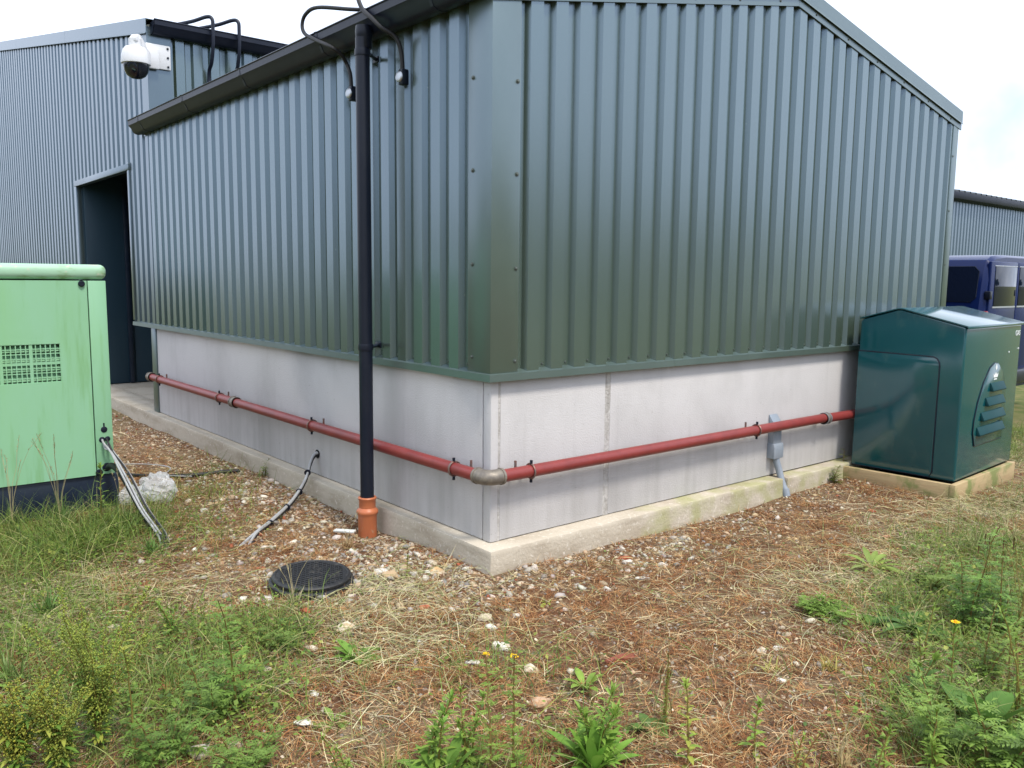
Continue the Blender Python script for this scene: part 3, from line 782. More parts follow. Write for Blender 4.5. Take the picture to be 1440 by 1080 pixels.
for k in range(4):
    z = GZ0 + .01 + k * .064
    v = [(GX0, GYF + .02, z), (GX1, GYF + .02, z), (GX1, GYF + .072, z + .055), (GX0, GYF + .072, z + .055), (GX0, GYF + .023, z - .002), (GX1, GYF + .023, z - .002), (GX1, GYF + .0735, z + .052), (GX0, GYF + .0735, z + .052)]
    mesh('vent_slat', v, [(0, 1, 2, 3), (7, 6, 5, 4), (0, 4, 5, 1), (2, 6, 7, 3), (1, 5, 6, 2), (0, 3, 7, 4)], M_MINT, door)
lathe('latch', [(.021, 0), (.021, .012), (.016, .018)], M_BLACK, door, n=16, M=place((-1.452, GYF, 1.562), (0, -1, 0)))
for (x, z, r) in ((-1.356, .565, .021), (-1.372, .495, .020), (-1.337, .498, .018), (-1.350, .30, .03), (-1.40, .268, .024)):
    lathe('dark_hole_patch', [(r, -.004), (r, .004), (r * .8, .006)], M_BLACK, gen, n=14, M=place((x, GYF, z), (0, -1, 0)))  # black discs stand for the dark inside open holes in the panel
box('dark_hole_patch', -1.361, -1.351, GYF - .003, GYF + .004, .58, .61, M_BLACK, gen)  # black slot above the disc, dark of a keyhole-shaped hole
# cables from the generator
def bundle(name, starts, mids, r, mats, label, cat='cable'):
    t = thing(name, label, cat, starts[0])
    for s, q, m in zip(starts, mids, mats):
        tube('sheath', smooth_path([s] + q, 7), r, m, t, 7)
    return t
ex = [(-1.33, 2.18, .30), (-1.30, 1.92, .12), (-1.28, 1.66, .02), (-1.30, 1.50, -.05)]
st_ = [(-1.372, 2.575, .495), (-1.345, 2.575, .50), (-1.337, 2.575, .46), (-1.365, 2.575, .46)]
md_ = []
for k in range(4):
    dx, dz = ((-.026, .006), (.012, .014), (.024, -.002), (-.008, .004))[k]
    md_.append([(st_[k][0], 2.53, st_[k][2] - .02), (st_[k][0] * .5 - 1.33 * .5 + .005, 2.47, .42)] + [(x + dx, yv, z + dz + .012) for x, yv, z in ex])
bundle('generator_cable', st_, md_, .0068, [M_GREYCABLE, M_RUBBER, M_GREYCABLE, M_GREYCABLE], 'bunch of grey cables dropping from the mint green generator into the grass')
cable('black_hose', [(-1.345, 2.56, .30), (-1.345, 2.46, .33), (-1.335, 2.3, .31), (-1.325, 2.1, .215), (-1.30, 1.86, .075), (-1.29, 1.62, .01), (-1.31, 1.45, -.03)], .021, M_RUBBER, 'thick black hose under the grey cables at the generator corner', 'hose')
# cable bundle out of the wall
hole = (0, 2.09, .307)
bn = thing('wall_cable_bundle', 'tied bundle of grey and black cables running from the concrete wall to the gravel', 'cable', hole)
for k in range(5):
    a = 2 * math.pi * k / 5; ox, oz = .013 * math.cos(a), .013 * math.sin(a)
    pth = [(.02, 2.09, .307), (-.03, 2.085, .298), (-.075, 2.06, .245), (-.16, 1.98, .14), (-.36, 1.78, .06), (-.62, 1.52, .03), (-.80, 1.35, .02), (-.95 - ox * 4, 1.22 + oz * 3, -.035)]
    tube('sheath', smooth_path([(x + ox * .6, yv + ox, z + oz) for x, yv, z in pth], 6), .0085, M_GREYCABLE if k in (0, 1, 2) else M_RUBBER, bn, 7)
for (x, yv, z) in ((-.12, 2.02, .193), (-.25, 1.89, .095), (-.43, 1.71, .05), (-.65, 1.49, .029)):
    tube('cable_tie', [(x + .004, yv + .004, z), (x - .004, yv - .004, z - .003)], .024, M_BLACK, bn, 12)
lathe('wall_hole', [(.030, 0), (.034, .003), (.02, .0035)], M_DARKIN, bn, n=16, M=place((-.001, 2.09, .305), (-1, 0, 0)))
# loose black hose on the gravel
hz_ = lambda x, yv, r: float(hgt(np.array(x), np.array(yv))) + r
cable('ground_hose', [(x, yv, hz_(x, yv, .018)) for x, yv in ((-1.30, 3.70), (-1.05, 3.58), (-.85, 3.42), (-.66, 3.24), (-.48, 3.16), (-.33, 3.12), (-.20, 3.08))], .016, M_RUBBER, 'black hose lying across the gravel beside the plastic bag', 'hose')
cable('loose_wire', [(x, yv, hz_(x, yv, z)) for x, yv, z in ((-1.1, 3.9, .01), (-.92, 3.85, .03), (-.72, 3.75, .035), (-.62, 3.55, .03), (-.72, 3.38, .012), (-.70, 3.2, .03), (-.58, 3.14, .02))], .0045, M_GREYCABLE, 'thin pale wire curling above the black hose on gravel', 'wire', n=6)

# ------------------------------------------------------------------ gas kiosk on its timber base
KX, KY, KR, KS = 3.757, -.948, R(2.6), .97
tb = thing('timber_base', 'weathered timber frame under the green gas kiosk', 'timber frame', (KX, KY, 0), KR, sc=KS)
box('board', -.10, 1.26, -.045, 0.0, -.045, .122, M_TIMBER, tb, bevel=.003, local=True)
box('board', -.10, -.055, .002, .90, -.032, .121, M_TIMBER, tb, bevel=.003, local=True)
box('board', -.10, 1.26, .902, .945, -.03, .121, M_TIMBER, tb, bevel=.003, local=True)
box('board', 1.215, 1.26, .002, .90, -.032, .120, M_TIMBER, tb, bevel=.003, local=True)
ks = thing('gas_kiosk', 'glossy dark green moulded gas kiosk with sloping lid and arched vent', 'gas kiosk', (KX, KY, .120), KR, sc=KS)
kp = [(.0, 0), (-.004, 1.215), (.02, 1.228), (.50, 1.338), (.52, 1.338), (.815, 1.25), (.83, 1.225), (.845, 0)]
prism('body', kp, 0, 1.27, lambda u, v, a: (a - .012 * (v / 1.3 - .5) * 0, u, v), M_KIOSK, ks, bevel=.018, seg=4, local=True)
# lid: thin shell proud of the body
lp = [(-.022, 1.205), (-.020, 1.228), (.49, 1.350), (.525, 1.350), (.835, 1.260), (.835, 1.25), (.525, 1.340), (.49, 1.340), (-.012, 1.218), (-.014, 1.205)]
prism('lid', lp, -.008, 1.278, lambda u, v, a: (a, u, v), M_KIOSK, ks, bevel=.002, local=True)
# side access panel with rounded upper corner
sp = [(.83, .012), (.195, .012), (.175, .05), (.172, .90), (.177, .935), (.195, .962), (.225, .975), (.83, .985)]
prism('side_door', sp, -.007, .001, lambda u, v, a: (a, u, v), M_KIOSK, ks, bevel=.003, local=True)
tube('door_groove_line', [(-.004, u, v) for u, v in sp], .0055, M_BLACK, ks, 6, local=True)  # black tube added as the shaded groove round the door panel
# arched vent panel on the front
arch = [(.39, .25), (1.0, .25), (1.035, .36), (1.035, .55), (1.0, .70), (.92, .82), (.80, .895), (.72, .905), (.62, .87), (.50, .76), (.40, .60), (.345, .45), (.34, .36)]
arch = [(u - .05, v) for u, v in arch]
vp = prism('vent_panel', arch, -.012, 0.0, lambda u, v, a: (u, a, v), M_KIOSK, ks, bevel=.004, local=True)
for (x0, x1, z) in ((.35, .925, .33), (.415, .92, .445), (.495, .89, .56), (.58, .88, .675)):
    prism('louvre', [(-.0125, z + .07), (-.020, z + .068), (-.046, z + .008), (-.040, z), (-.0125, z)], x0, x1, lambda u, v, a: (a, u, v), M_LOUVRE, vp, bevel=.003, local=True)
def text_obj(name, body, size, M, parent, m, ext=.001):
    c = bpy.data.curves.new(name, 'FONT'); c.body = body; c.size = size; c.extrude = ext; c.align_x = 'CENTER'
    o = bpy.data.objects.new(name, c); COL.objects.link(o)
    dg = bpy.context.evaluated_depsgraph_get()
    me = bpy.data.meshes.new_from_object(o.evaluated_get(dg))
    bpy.data.objects.remove(o)
    me.materials.clear(); me.materials.append(m)
    p = bpy.data.objects.new(name, me); COL.objects.link(p); p.parent = parent; p.matrix_basis = M
    return p
FR = Matrix.Rotation(R(90), 4, 'X')
text_obj('lettering', 'GAS', .062, Matrix.Translation((1.185, -.004, 1.115)) @ FR, ks, M_PRINT)
tube('vent_edge_line', [(u, -.006, v) for u, v in arch + arch[:1]], .005, M_BLACK, vp, 6, local=True)  # black line drawn round the edge of the vent panel
# small printed emblem: flame over a crown-like badge with two lines under it
flame = [(.0, .0), (.018, .012), (.022, .03), (.012, .05), (.016, .066), (-.002, .058), (-.012, .035), (-.014, .014)]
prism('emblem', [(.695 + u, .845 + v * .75) for u, v in flame], -.0135, -.0123, lambda u, v, a: (u, a, v), M_PRINT, vp, local=True)
crown = [(-.045, 0), (.045, 0), (.055, .045), (.03, .025), (.015, .055), (.0, .03), (-.018, .055), (-.03, .025), (-.055, .045)]
prism('emblem', [(.695 + u, .785 + v * .75) for u, v in crown], -.0135, -.0123, lambda u, v, a: (u, a, v), M_PRINT, vp, local=True)
prism('emblem', [(.66, .766), (.73, .766), (.725, .776), (.665, .776)], -.0135, -.0123, lambda u, v, a: (u, a, v), M_PRINT, vp, local=True)
for (x, z) in ((1.235, 1.0), (1.0, .98)):
    lathe('rivet', [(.008, 0), (.008, .003), (.004, .005)], M_PRINT, ks, n=8, M=place((x, -.001, z), (0, -1, 0)), local=True)

# ------------------------------------------------------------------ van
VX, VY = 8.0, .56
van = thing('parked_van', 'dark blue van with tinted windows parked behind the gas kiosk', 'van', (VX + .95, VY + 2.4, 0))
W = 1.9
def vsec(y, top, inset, belt=1.2, roofy=0.0):
    h = [(.08, .30), (.01, .42), (.0, .75), (.005, belt), (.055, 1.62), (.095, 1.83), (.15, 1.92), (.26, 1.965), (.55, 1.99)]
    pts = []
    for x, z in h:
        zz = z if z < belt else belt + (z - belt) * (top - belt) / (1.99 - belt)
        pts.append((VX + x + inset, y, min(zz, z)))
    pts += [(2 * VX + W - p[0], p[1], p[2]) for p in reversed(pts)]
    return pts
secs = [vsec(VY + .035, 1.955, .05), vsec(VY + .0, 1.965, .02) if False else vsec(VY + .05, 1.965, .03), vsec(VY + .09, 1.985, .005), vsec(VY + 1.2, 1.995, 0), vsec(VY + 2.8, 1.99, 0), vsec(VY + 3.35, 1.93, .01), vsec(VY + 3.95, 1.42, .03, 1.15), vsec(VY + 4.05, 1.22, .03, 1.1), vsec(VY + 4.7, 1.05, .06, 1.0), vsec(VY + 4.9, .85, .14, .8)]
n = len(secs[0]); v = [p for s in secs for p in s]; f = []
for i in range(len(secs) - 1):
    for k in range(n):
        a = i * n + k; b = i * n + (k + 1) % n; f.append((a, b, b + n, a + n))
f.append(tuple(range(n))); f.append(tuple(range(len(v) - 1, len(v) - n - 1, -1)))
mesh('body', v, f, M_VAN, van, angle=28)
def side_x(z): return VX + .005 + (z - 1.2) * (.05 / .42) if z < 1.62 else VX + .055 + (z - 1.62) * (.04 / .21)
def side_glass(y0, y1, z0, z1):
    r = .06; pts = [(y0 + r, z0), (y1 - r, z0), (y1, z0 + r), (y1, z1 - r), (y1 - r, z1), (y0 + r, z1), (y0, z1 - r), (y0, z0 + r)]
    vv = [(side_x(z) - .006, yv, z) for yv, z in pts] + [(side_x(z) + .02, yv, z) for yv, z in pts]
    k = len(pts); ff = [tuple(range(k)), tuple(range(2 * k - 1, k - 1, -1))] + [(i, (i + 1) % k, (i + 1) % k + k, i + k) for i in range(k)]
    o = mesh('side_window', vv, ff, M_GLASS, van, bevel=.003)
    return o
side_glass(VY + .13, VY + 1.5, 1.40, 1.84); side_glass(VY + 1.6, VY + 2.75, 1.36, 1.84); side_glass(VY + 2.85, VY + 3.6, 1.30, 1.72)
def rear_y(z): return VY + .035 + max(0, z - 1.2) * .05
for (x0, x1) in ((VX + .22, VX + .92), (VX + .98, VX + 1.68)):
    d = box('rear_door', x0 - .10 if x0 < VX + .5 else x0 - .025, x1 + .025 if x0 < VX + .5 else x1 + .10, VY + .012, VY + .05, .52, 1.90, M_VAN, van, bevel=.012, seg=3)
    box('rear_window', x0 + .02, x1 - .02, VY + .004, VY + .016, 1.355, 1.84, M_GLASS, d, bevel=.004)
    multibox('window_trim', [(x0, x1, VY + .006, VY + .013, 1.335, 1.354), (x0, x1, VY + .006, VY + .013, 1.842, 1.852)], M_BRIGHT, d)
for x in (VX + .055, VX + W - .125):
    for z in (1.44, .80):
        box('door_hinge', x, x + .07, VY - .02, VY + .05, z, z + .10, M_BLACK, van, bevel=.01)
    box('tail_lamp', x - .01, x + .06, VY + .005, VY + .06, .86, 1.30, M_REDLAMP, van, bevel=.012)
box('rear_bumper', VX + .02, VX + W - .02, VY - .06, VY + .1, .36, .54, M_BLACK, van, bevel=.03, seg=3)
for yv in (VY + .95, VY + 3.95):
    for x, s in ((VX - .01, 1), (VX + W + .01, -1)):
        M = place((x, yv, .335), (s, 0, 0))
        t_ = lathe('wheel', [(.20, .0), (.30, -.004), (.33, .02), (.335, .1), (.33, .19), (.3, .21)], M_TYRE, van, n=28, M=M)
        lathe('rim', [(.205, .0), (.2, -.008), (.19, .01), (.08, .02), (.07, -.002), (.03, -.006)], M_RIM, t_, n=20, M=M)
prism('windscreen', [(VY + 3.37, 1.925), (VY + 3.94, 1.44), (VY + 3.95, 1.45), (VY + 3.38, 1.935)], VX + .2, VX + W - .2, lambda u, v, a: (a, u, v), M_GLASS, van)

# ------------------------------------------------------------------ manhole cover
mx_, my_ = -.905, .385
mh = thing('manhole_cover', 'round black plastic manhole cover set in the gravel', 'manhole cover', (mx_, my_, 0))
Mm = Matrix.Translation((mx_, my_, .004)) @ Matrix.Rotation(R(2.5), 4, 'X')
lathe('frame_ring', [(.222, -.06), (.222, .022), (.214, .028), (.20, .028)], M_CAST, mh, n=48, M=Mm)
cv = lathe('cover', [(.203, .029), (.206, .034), (.206, .046), (.198, .054), (.19, .055), (.186, .0515), (.001, .053)], M_CAST, mh, n=48, M=Mm)
dots = []
for i in range(-7, 8):
    for j in range(-7, 8):
        x, yv = i * .0245 + (j % 2) * .012, j * .0235
        if math.hypot(x, yv) < .172: dots.append((x - .006, x + .006, yv - .006, yv + .006, .0515, .0565))
tr = multibox('tread', dots, M_CAST, cv); tr.data.transform(Mm); tr['kind'] = 'stuff'

# ------------------------------------------------------------------ crumpled bag, offcut
bag = thing('plastic_bag', 'crumpled clear white plastic bag lying beside the generator', 'plastic bag', (-1.05, 2.6, 0))
def crumple(name, c, s, seed, n=5):
    bm = bmesh.new(); bmesh.ops.create_icosphere(bm, subdivisions=n, radius=1)
    for q in bm.verts:
        p = q.co.copy(); o = Vector((seed, seed * 2, 0))
        r = .98 + .38 * mnoise.noise(p * 1.2 + o) + .30 * abs(mnoise.noise(p * 2.1 + o)) - .26 * abs(mnoise.noise(p * 3.9 + o)) + .035 * mnoise.noise(p * 9 + o)
        q.co = Vector((c[0] + p.x * r * s[0], c[1] + p.y * r * s[1], max(c[2] + p.z * r * s[2], .004 + .01 * abs(p.x))))
    me = bpy.data.meshes.new(name); bm.to_mesh(me); bm.free()
    me.shade_smooth(); me.set_sharp_from_angle(angle=R(28))
    return link(name, me, M_BAG, bag)
crumple('bag_body', (-1.02, 2.56, .095), (.135, .13, .108), 3.1)
crumple('bag_neck', (-1.18, 2.62, .058), (.11, .09, .066), 8.4)
oc = box('plastic_offcut', -.075, .075, -.018, .018, 0, .012, M_OFFCUT, bevel=.002)
oc.location = (-.335, 1.07, .0); oc.rotation_euler = (R(6), R(-4), R(-62)); oc.location.z = hz_(-.335, 1.07, .034)
tag(oc, 'white plastic offcut lying next to the terracotta drain socket', 'offcut')

# ------------------------------------------------------------------ what lies on the ground
def blocked(x, y, pad=0.0):
    b = ((x > -.10 - pad) & (y > -.13 - pad) & (x < 5.6) & (y < 6)) | ((x > -.10 - pad) & (y >= 5.9) & (x < 12))
    b |= (np.hypot(x - mx_, y - my_) < .225 + pad)
    b |= (np.hypot(x - DX, y - DYY) < .062 + pad)
    b |= (x > -3.75) & (x < GXR + .03 + pad) & (y > GYF + .0 - pad) & (y < 3.65)
    b |= (x > 3.65 - pad) & (x < 5.02 + pad) & (y > -1.0 - pad) & (y < .1)
    return b
def gau(x, y, cx, cy, sx, sy): return np.exp(-(((x - cx) / sx) ** 2 + ((y - cy) / sy) ** 2))
def patch(x, y, s=1.0, o=0.0):
    """cheap smooth patchiness 0..1"""
    q = (np.sin(x * 3.1 * s + 1.7 * np.sin(y * 2.3 * s + o) + o) + np.sin(y * 3.7 * s + 1.9 * np.sin(x * 2.9 * s - o) + 2 * o) + .7 * np.sin((x + y) * 7.3 * s + o) * np.sin((x - y) * 6.1 * s)) / 2.7
    return np.clip(.5 + .6 * q, 0, 1)
def z_green(x, y):
    g = (1.0 * gau(x, y, -1.75, 1.95, .75, .62) + .72 * gau(x, y, -2.15, .35, .5, .9) + .65 * gau(x, y, -1.35, -.02, .33, .28) + .55 * gau(x, y, -1.75, -.55, .4, .4)
         + 1.0 * gau(x, y, 1.5, -2.0, .65, .40) + .95 * gau(x, y, .35, -2.5, .5, .33) + .75 * gau(x, y, 2.7, -1.65, .8, .42) + .35 * gau(x, y, -1.1, -1.6, .6, .22)
         + .30 * gau(x, y, 4.4, -1.25, .9, .3) + .28 * gau(x, y, -.75, 2.6, .4, .5) + np.clip((x - 5.2) / 1.0, 0, .9) + .22 * gau(x, y, -.35, 3.2, .3, .6) + .25 * gau(x, y, -.7, -1.0, .35, .25))
    return np.clip(g, 0, 1.1)
def z_hay(x, y):
    return np.clip(gau(x, y, 4.2, -1.25, 1.1, .38) + .8 * gau(x, y, 2.6, -1.35, .9, .4) + .6 * gau(x, y, 1.2, -1.7, .7, .5) + .6 * gau(x, y, -1.9, 1.0, .6, .5) + .5 * gau(x, y, -.75, 0.0, .45, .3) + .5 * gau(x, y, -.9, -.5, .4, .3) + np.clip((x - 5) / 1, 0, 1), 0, 1)
def z_gravel(x, y):
    left = np.exp(-np.clip(-.1 - x, 0, 9) / .75) * (y > -.45) * np.clip((y + .45) / .5, 0, 1)
    rgt = np.exp(-np.clip(-.12 - y, 0, 9) / .28) * (x > -.3)
    return np.clip(np.maximum(left, .85 * rgt) + .55 * gau(x, y, -.55, .25, .5, .4) + .25 * gau(x, y, .2, -1.75, .45, .3) + .10, 0, 1)
YAW = math.atan2(CAM_R[2][1], CAM_R[2][0])
def spots(n, r0, r1, dens, half=47):
    X_ = []; Y_ = []; tot = 0
    while tot < n:
        k = 200000
        r = rng.uniform(r0, r1, k); a = YAW + np.radians(rng.uniform(-half, half, k))
        x = CAM_P[0] + r * np.cos(a); y = CAM_P[1] + r * np.sin(a)
        keep = (rng.random(k) < dens(x, y)) & ~blocked(x, y)
        X_.append(x[keep]); Y_.append(y[keep]); tot += keep.sum()
    return np.concatenate(X_)[:n], np.concatenate(Y_)[:n]
def pal(n, cols, wts, jit=.18):
    cols = np.array(cols); wts = np.array(wts, float); wts /= wts.sum()
    c = cols[rng.choice(len(cols), n, p=wts)]
    return np.clip(c * (1 + rng.normal(0, jit, (n, 1))) * (1 + rng.normal(0, jit * .13, (n, 3))), .01, .9)
def blade_mesh(name, x, y, L, Wd, cols, upright, m, S=4, z0=.0):
    """upright: per-blade 0 (lying) .. 1 (standing)"""
    N = len(x); t = np.linspace(0, 1, S + 1)[None, :]
    a = rng.uniform(0, 2 * np.pi, N)[:, None]; k = rng.normal(0, .42, N)[:, None]
    up = upright[:, None]; L = L[:, None]
    th = np.arcsin(np.clip(up, 0, 1)) - 1.1 * up * t * rng.uniform(.2, 1.2, (N, 1))
    ds = L / S
    hor = np.cumsum(np.concatenate([np.zeros((N, 1)), (np.cos(th[:, :-1])) * ds], 1), 1)
    ver = np.cumsum(np.concatenate([np.zeros((N, 1)), (np.sin(th[:, :-1])) * ds], 1), 1)
    ang = a + k * t * (1 - .5 * up)
    cx = x[:, None] + hor * np.cos(ang); cy = y[:, None] + hor * np.sin(ang)
    lying = (1 - up)
    arch = rng.uniform(-.3, 1, (N, 1)) * .11 * L * lying
    cz = hgt(cx, cy) + z0 + np.maximum(ver + arch * 4 * t * (1 - t), 0) + lying * rng.uniform(.001, .016, (N, 1))
    tw = rng.uniform(-.9, .9, (N, 1))
    wv = (Wd[:, None] * (1 - .85 * t ** 1.6)) * .5
    px, py = -np.sin(ang), np.cos(ang)
    dx, dy, dz = px * wv * np.cos(tw), py * wv * np.cos(tw), wv * np.sin(tw)
    V = np.stack([np.stack([cx - dx, cy - dy, cz - dz], -1), np.stack([cx + dx, cy + dy, cz + dz], -1)], 2)   # N,S+1,2,3
    base = (np.arange(N) * (S + 1) * 2)[:, None] + (np.arange(S) * 2)[None, :]
    Q = np.stack([base, base + 1, base + 3, base + 2], -1).reshape(-1, 4)
    C = np.repeat(cols, (S + 1) * 2, 0)
    return fast_mesh(name, V.reshape(-1, 3), Q, m, C)

# gravel
def ico():
    bm = bmesh.new(); bmesh.ops.create_icosphere(bm, subdivisions=1, radius=1)
    v = np.array([q.co[:] for q in bm.verts]); f = np.array([[q.index for q in p.verts] for p in bm.faces]); bm.free()
    return v, f
def ico2(n):
    bm = bmesh.new(); bmesh.ops.create_icosphere(bm, subdivisions=n, radius=1); bm.verts.index_update()
    v = np.array([q.co[:] for q in bm.verts]); f = np.array([[q.index for q in p.verts] for p in bm.faces]); bm.free()
    return v, f
IV, IF = ico2(1)
def stone_shapes(k, iv):
    out_ = []
    for i in range(k):
        v = iv * rng.uniform(.55, 1.2, (len(iv), 1))
        for _ in range(3):                      # knock flat faces on it
            nrm = rng.normal(size=3); nrm /= np.linalg.norm(nrm); c = rng.uniform(.3, .7)
            d = v @ nrm; v = v - np.clip(d - c, 0, None)[:, None] * nrm
        out_.append(v * np.array([1, rng.uniform(.55, 1), rng.uniform(.35, .7)]))
    return np.array(out_)
SH = stone_shapes(40, IV)
def gravel(name, n, r0, r1, dens, smin, smax, cols, wts, label):
    x, y = spots(n, r0, r1, dens)
    sz = smin * (smax / smin) ** (rng.random(n) ** 2.2)
    sh = SH[rng.integers(0, 40, n)] * sz[:, None, None]
    a = rng.uniform(0, 2 * np.pi, n); ca, sa = np.cos(a), np.sin(a); tl = rng.normal(0, .3, n); ct, st = np.cos(tl), np.sin(tl)
    X0, Y0, Z0 = sh[..., 0], sh[..., 1], sh[..., 2]
    X1 = X0 * ct[:, None] - Z0 * st[:, None]; Z1 = X0 * st[:, None] + Z0 * ct[:, None]
    V = np.stack([x[:, None] + X1 * ca[:, None] - Y0 * sa[:, None], y[:, None] + X1 * sa[:, None] + Y0 * ca[:, None], (hgt(x, y) + sz * rng.uniform(-.15, .3, n))[:, None] + Z1], -1)
    F = (IF[None] + (np.arange(n) * len(IV))[:, None, None]).reshape(-1, 3)
    C = np.repeat(pal(n, cols, wts, .2), len(IV), 0)
    o = fast_mesh(name, V.reshape(-1, 3), F, M_STONE, C)
    tag(o, label, 'gravel', kind='stuff')
    return o
GC = [(.44, .36, .255), (.29, .255, .215), (.36, .27, .17), (.21, .145, .095), (.56, .50, .40), (.35, .235, .16), (.33, .10, .055)]
GW = [5, 4, 4.5, 4.5, 2, 2.2, .4]
gravel('gravel', 22000, 3.2, 11, lambda x, y: z_gravel(x, y) ** 1.3 * (.55 + .45 * patch(x, y, 1.6, 2)), 0.006, .028, GC, GW, 'loose pale and brown gravel along the foot of the concrete walls')
gravel('rubble', 900, 3.4, 8, lambda x, y: np.clip(gau(x, y, -.45, .3, .5, .55) + .8 * gau(x, y, -.35, 2.0, .35, 1.2) + .7 * gau(x, y, 1.0, -.35, 1.2, .2) + .5 * gau(x, y, -.9, .9, .4, .5), 0, 1), .016, .042,
       [(.42, .385, .33), (.31, .29, .26), (.54, .50, .42), (.38, .29, .19)], [4, 3, 2.4, 2.4], 'angular grey-white rubble before the corner and along the left footing')
gravel('pebbles', 9000, 2.3, 7, lambda x, y: (.12 + .88 * patch(x, y, 1.1, 5) ** 2) * (1 - .75 * np.clip(z_green(x, y), 0, 1)), .005, .017, GC, GW, 'small scattered pebbles showing through the dead grass')

# dead grass, hay and living grass
n = 80000
x, y = spots(n, 2.3, 9.5, lambda x, y: np.clip(1.05 - .70 * z_gravel(x, y) - .25 * z_green(x, y), .2, 1) * (.25 + .75 * patch(x, y, 1.3, 1)))
tag(blade_mesh('dead_grass', x, y, rng.uniform(.02, .10, n), rng.uniform(.0012, .0034, n),
               pal(n, [(.30, .135, .055), (.43, .235, .10), (.56, .39, .20), (.62, .50, .30), (.15, .075, .038), (.20, .22, .08)], [4, 4, 2.6, 1.6, 2.6, 1]), np.clip(rng.normal(.16, .24, n), 0, .9), M_STRAW, S=3),
    'rusty brown dead grass matting the stony ground', 'dead grass', kind='stuff')
n = 24000
x, y = spots(n, 2.3, 10, lambda x, y: np.clip(.05 + z_hay(x, y), 0, 1) * (.3 + .7 * patch(x, y, .9, 3)))
tag(blade_mesh('cut_hay', x, y, rng.uniform(.05, .24, n) , rng.uniform(.0016, .004, n),
               pal(n, [(.54, .46, .27), (.42, .41, .20), (.60, .53, .34), (.25, .29, .11), (.36, .32, .21)], [3, 3, 1.6, 3, 2.4]), np.clip(rng.normal(.08, .16, n), 0, .7), M_STRAW, S=5),
    'pale strewn hay of long cut stalks', 'hay', kind='stuff')
n = 40000
x, y = spots(n, 2.3, 11, lambda x, y: z_green(x, y) ** 1.4 * (.25 + .75 * patch(x, y, 1.5, 4)))
tag(blade_mesh('grass', x, y, rng.uniform(.05, .22, n) * (1 + .5 * (y > 1.2) * (x < -1)), rng.uniform(.002, .0048, n),
               pal(n, [(.115, .185, .030), (.155, .235, .04), (.24, .28, .065), (.38, .35, .15), (.07, .125, .026)], [4, 5, 3, 2, 3]), np.clip(rng.normal(.62, .28, n), .05, .98), M_GRASS, S=4),
    'green grass growing in patches through the hay', 'grass', kind='stuff')
# matted dead tufts, rooted in clumps
nc = 3600; per = 26
cx_, cy_ = spots(nc, 2.3, 8.5, lambda x, y: np.clip(1.0 - .75 * z_gravel(x, y) - .3 * z_green(x, y), .08, 1) * patch(x, y, 1.9, 7) ** 1.5)
rr = rng.uniform(.012, .05, nc)
x = np.repeat(cx_, per) + rng.normal(0, 1, nc * per) * np.repeat(rr, per); y = np.repeat(cy_, per) + rng.normal(0, 1, nc * per) * np.repeat(rr, per)
tc_ = np.repeat(pal(nc, [(.31, .135, .052), (.42, .22, .088), (.21, .095, .042), (.52, .37, .18)], [4, 3, 2, 1.6], .15), per, 0) * (1 + rng.normal(0, .2, (nc * per, 1)))
ok_ = ~blocked(x, y)
n = int(ok_.sum())
tag(blade_mesh('dead_tufts', x[ok_], y[ok_], rng.uniform(.025, .085, n), rng.uniform(.0012, .0028, n), np.clip(tc_[ok_], .02, .9), np.clip(rng.normal(.42, .3, n), 0, .95), M_STRAW, S=3),
    'rust brown tufts of matted dead grass', 'dead grass', kind='stuff')
# low broad-leaved ground cover
def leaflets(name, n, dens, lmin, lmax, cols, wts, label, r1=6.0, hmax=.05):
    x, y = spots(n, 2.3, r1, dens)
    L_ = rng.uniform(lmin, lmax, n); a = rng.uniform(0, 2 * np.pi, n); el = rng.uniform(-.2, .9, n)
    d = np.stack([np.cos(a) * np.cos(el), np.sin(a) * np.cos(el), np.sin(el)], -1); s = np.stack([-np.sin(a), np.cos(a), rng.normal(0, .3, n)], -1)
    p = np.stack([x, y, hgt(x, y) + rng.uniform(.002, hmax, n)], -1)
    wd = L_ * rng.uniform(.22, .42, n)
    V = np.stack([p, p + d * (.45 * L_)[:, None] + s * wd[:, None], p + d * L_[:, None] - np.array([0, 0, 1]) * (.15 * L_)[:, None], p + d * (.45 * L_)[:, None] - s * wd[:, None]], 1)
    Q = np.arange(n * 4).reshape(n, 4)
    o = fast_mesh(name, V.reshape(-1, 3), Q, M_LEAF, np.repeat(pal(n, cols, wts), 4, 0))
    tag(o, label, 'ground cover', kind='stuff'); return o
leaflets('ground_cover', 15000, lambda x, y: np.clip(z_green(x, y) ** 1.6 * patch(x, y, 2.2, 6) * 1.2, 0, 1), .010, .032,
         [(.135, .215, .035), (.19, .27, .05), (.28, .31, .065), (.08, .135, .03)], [4, 4, 2, 2], 'low green creeping leaves among the grass', hmax=.07)

leaflets('leaf_litter', 26000, lambda x, y: np.clip(.25 + .75 * patch(x, y, 2.6, 8), 0, 1) * np.clip(1 - .35 * z_gravel(x, y), .2, 1), .006, .022,
         [(.28, .13, .06), (.16, .085, .045), (.46, .33, .18), (.55, .47, .34), (.09, .055, .035), (.34, .31, .25), (.17, .22, .06)], [4, 4, 2.5, 1.5, 3, 2, 1.2], 'small brown scraps of dead leaf and bark strewn over the ground', r1=8.0, hmax=.018)
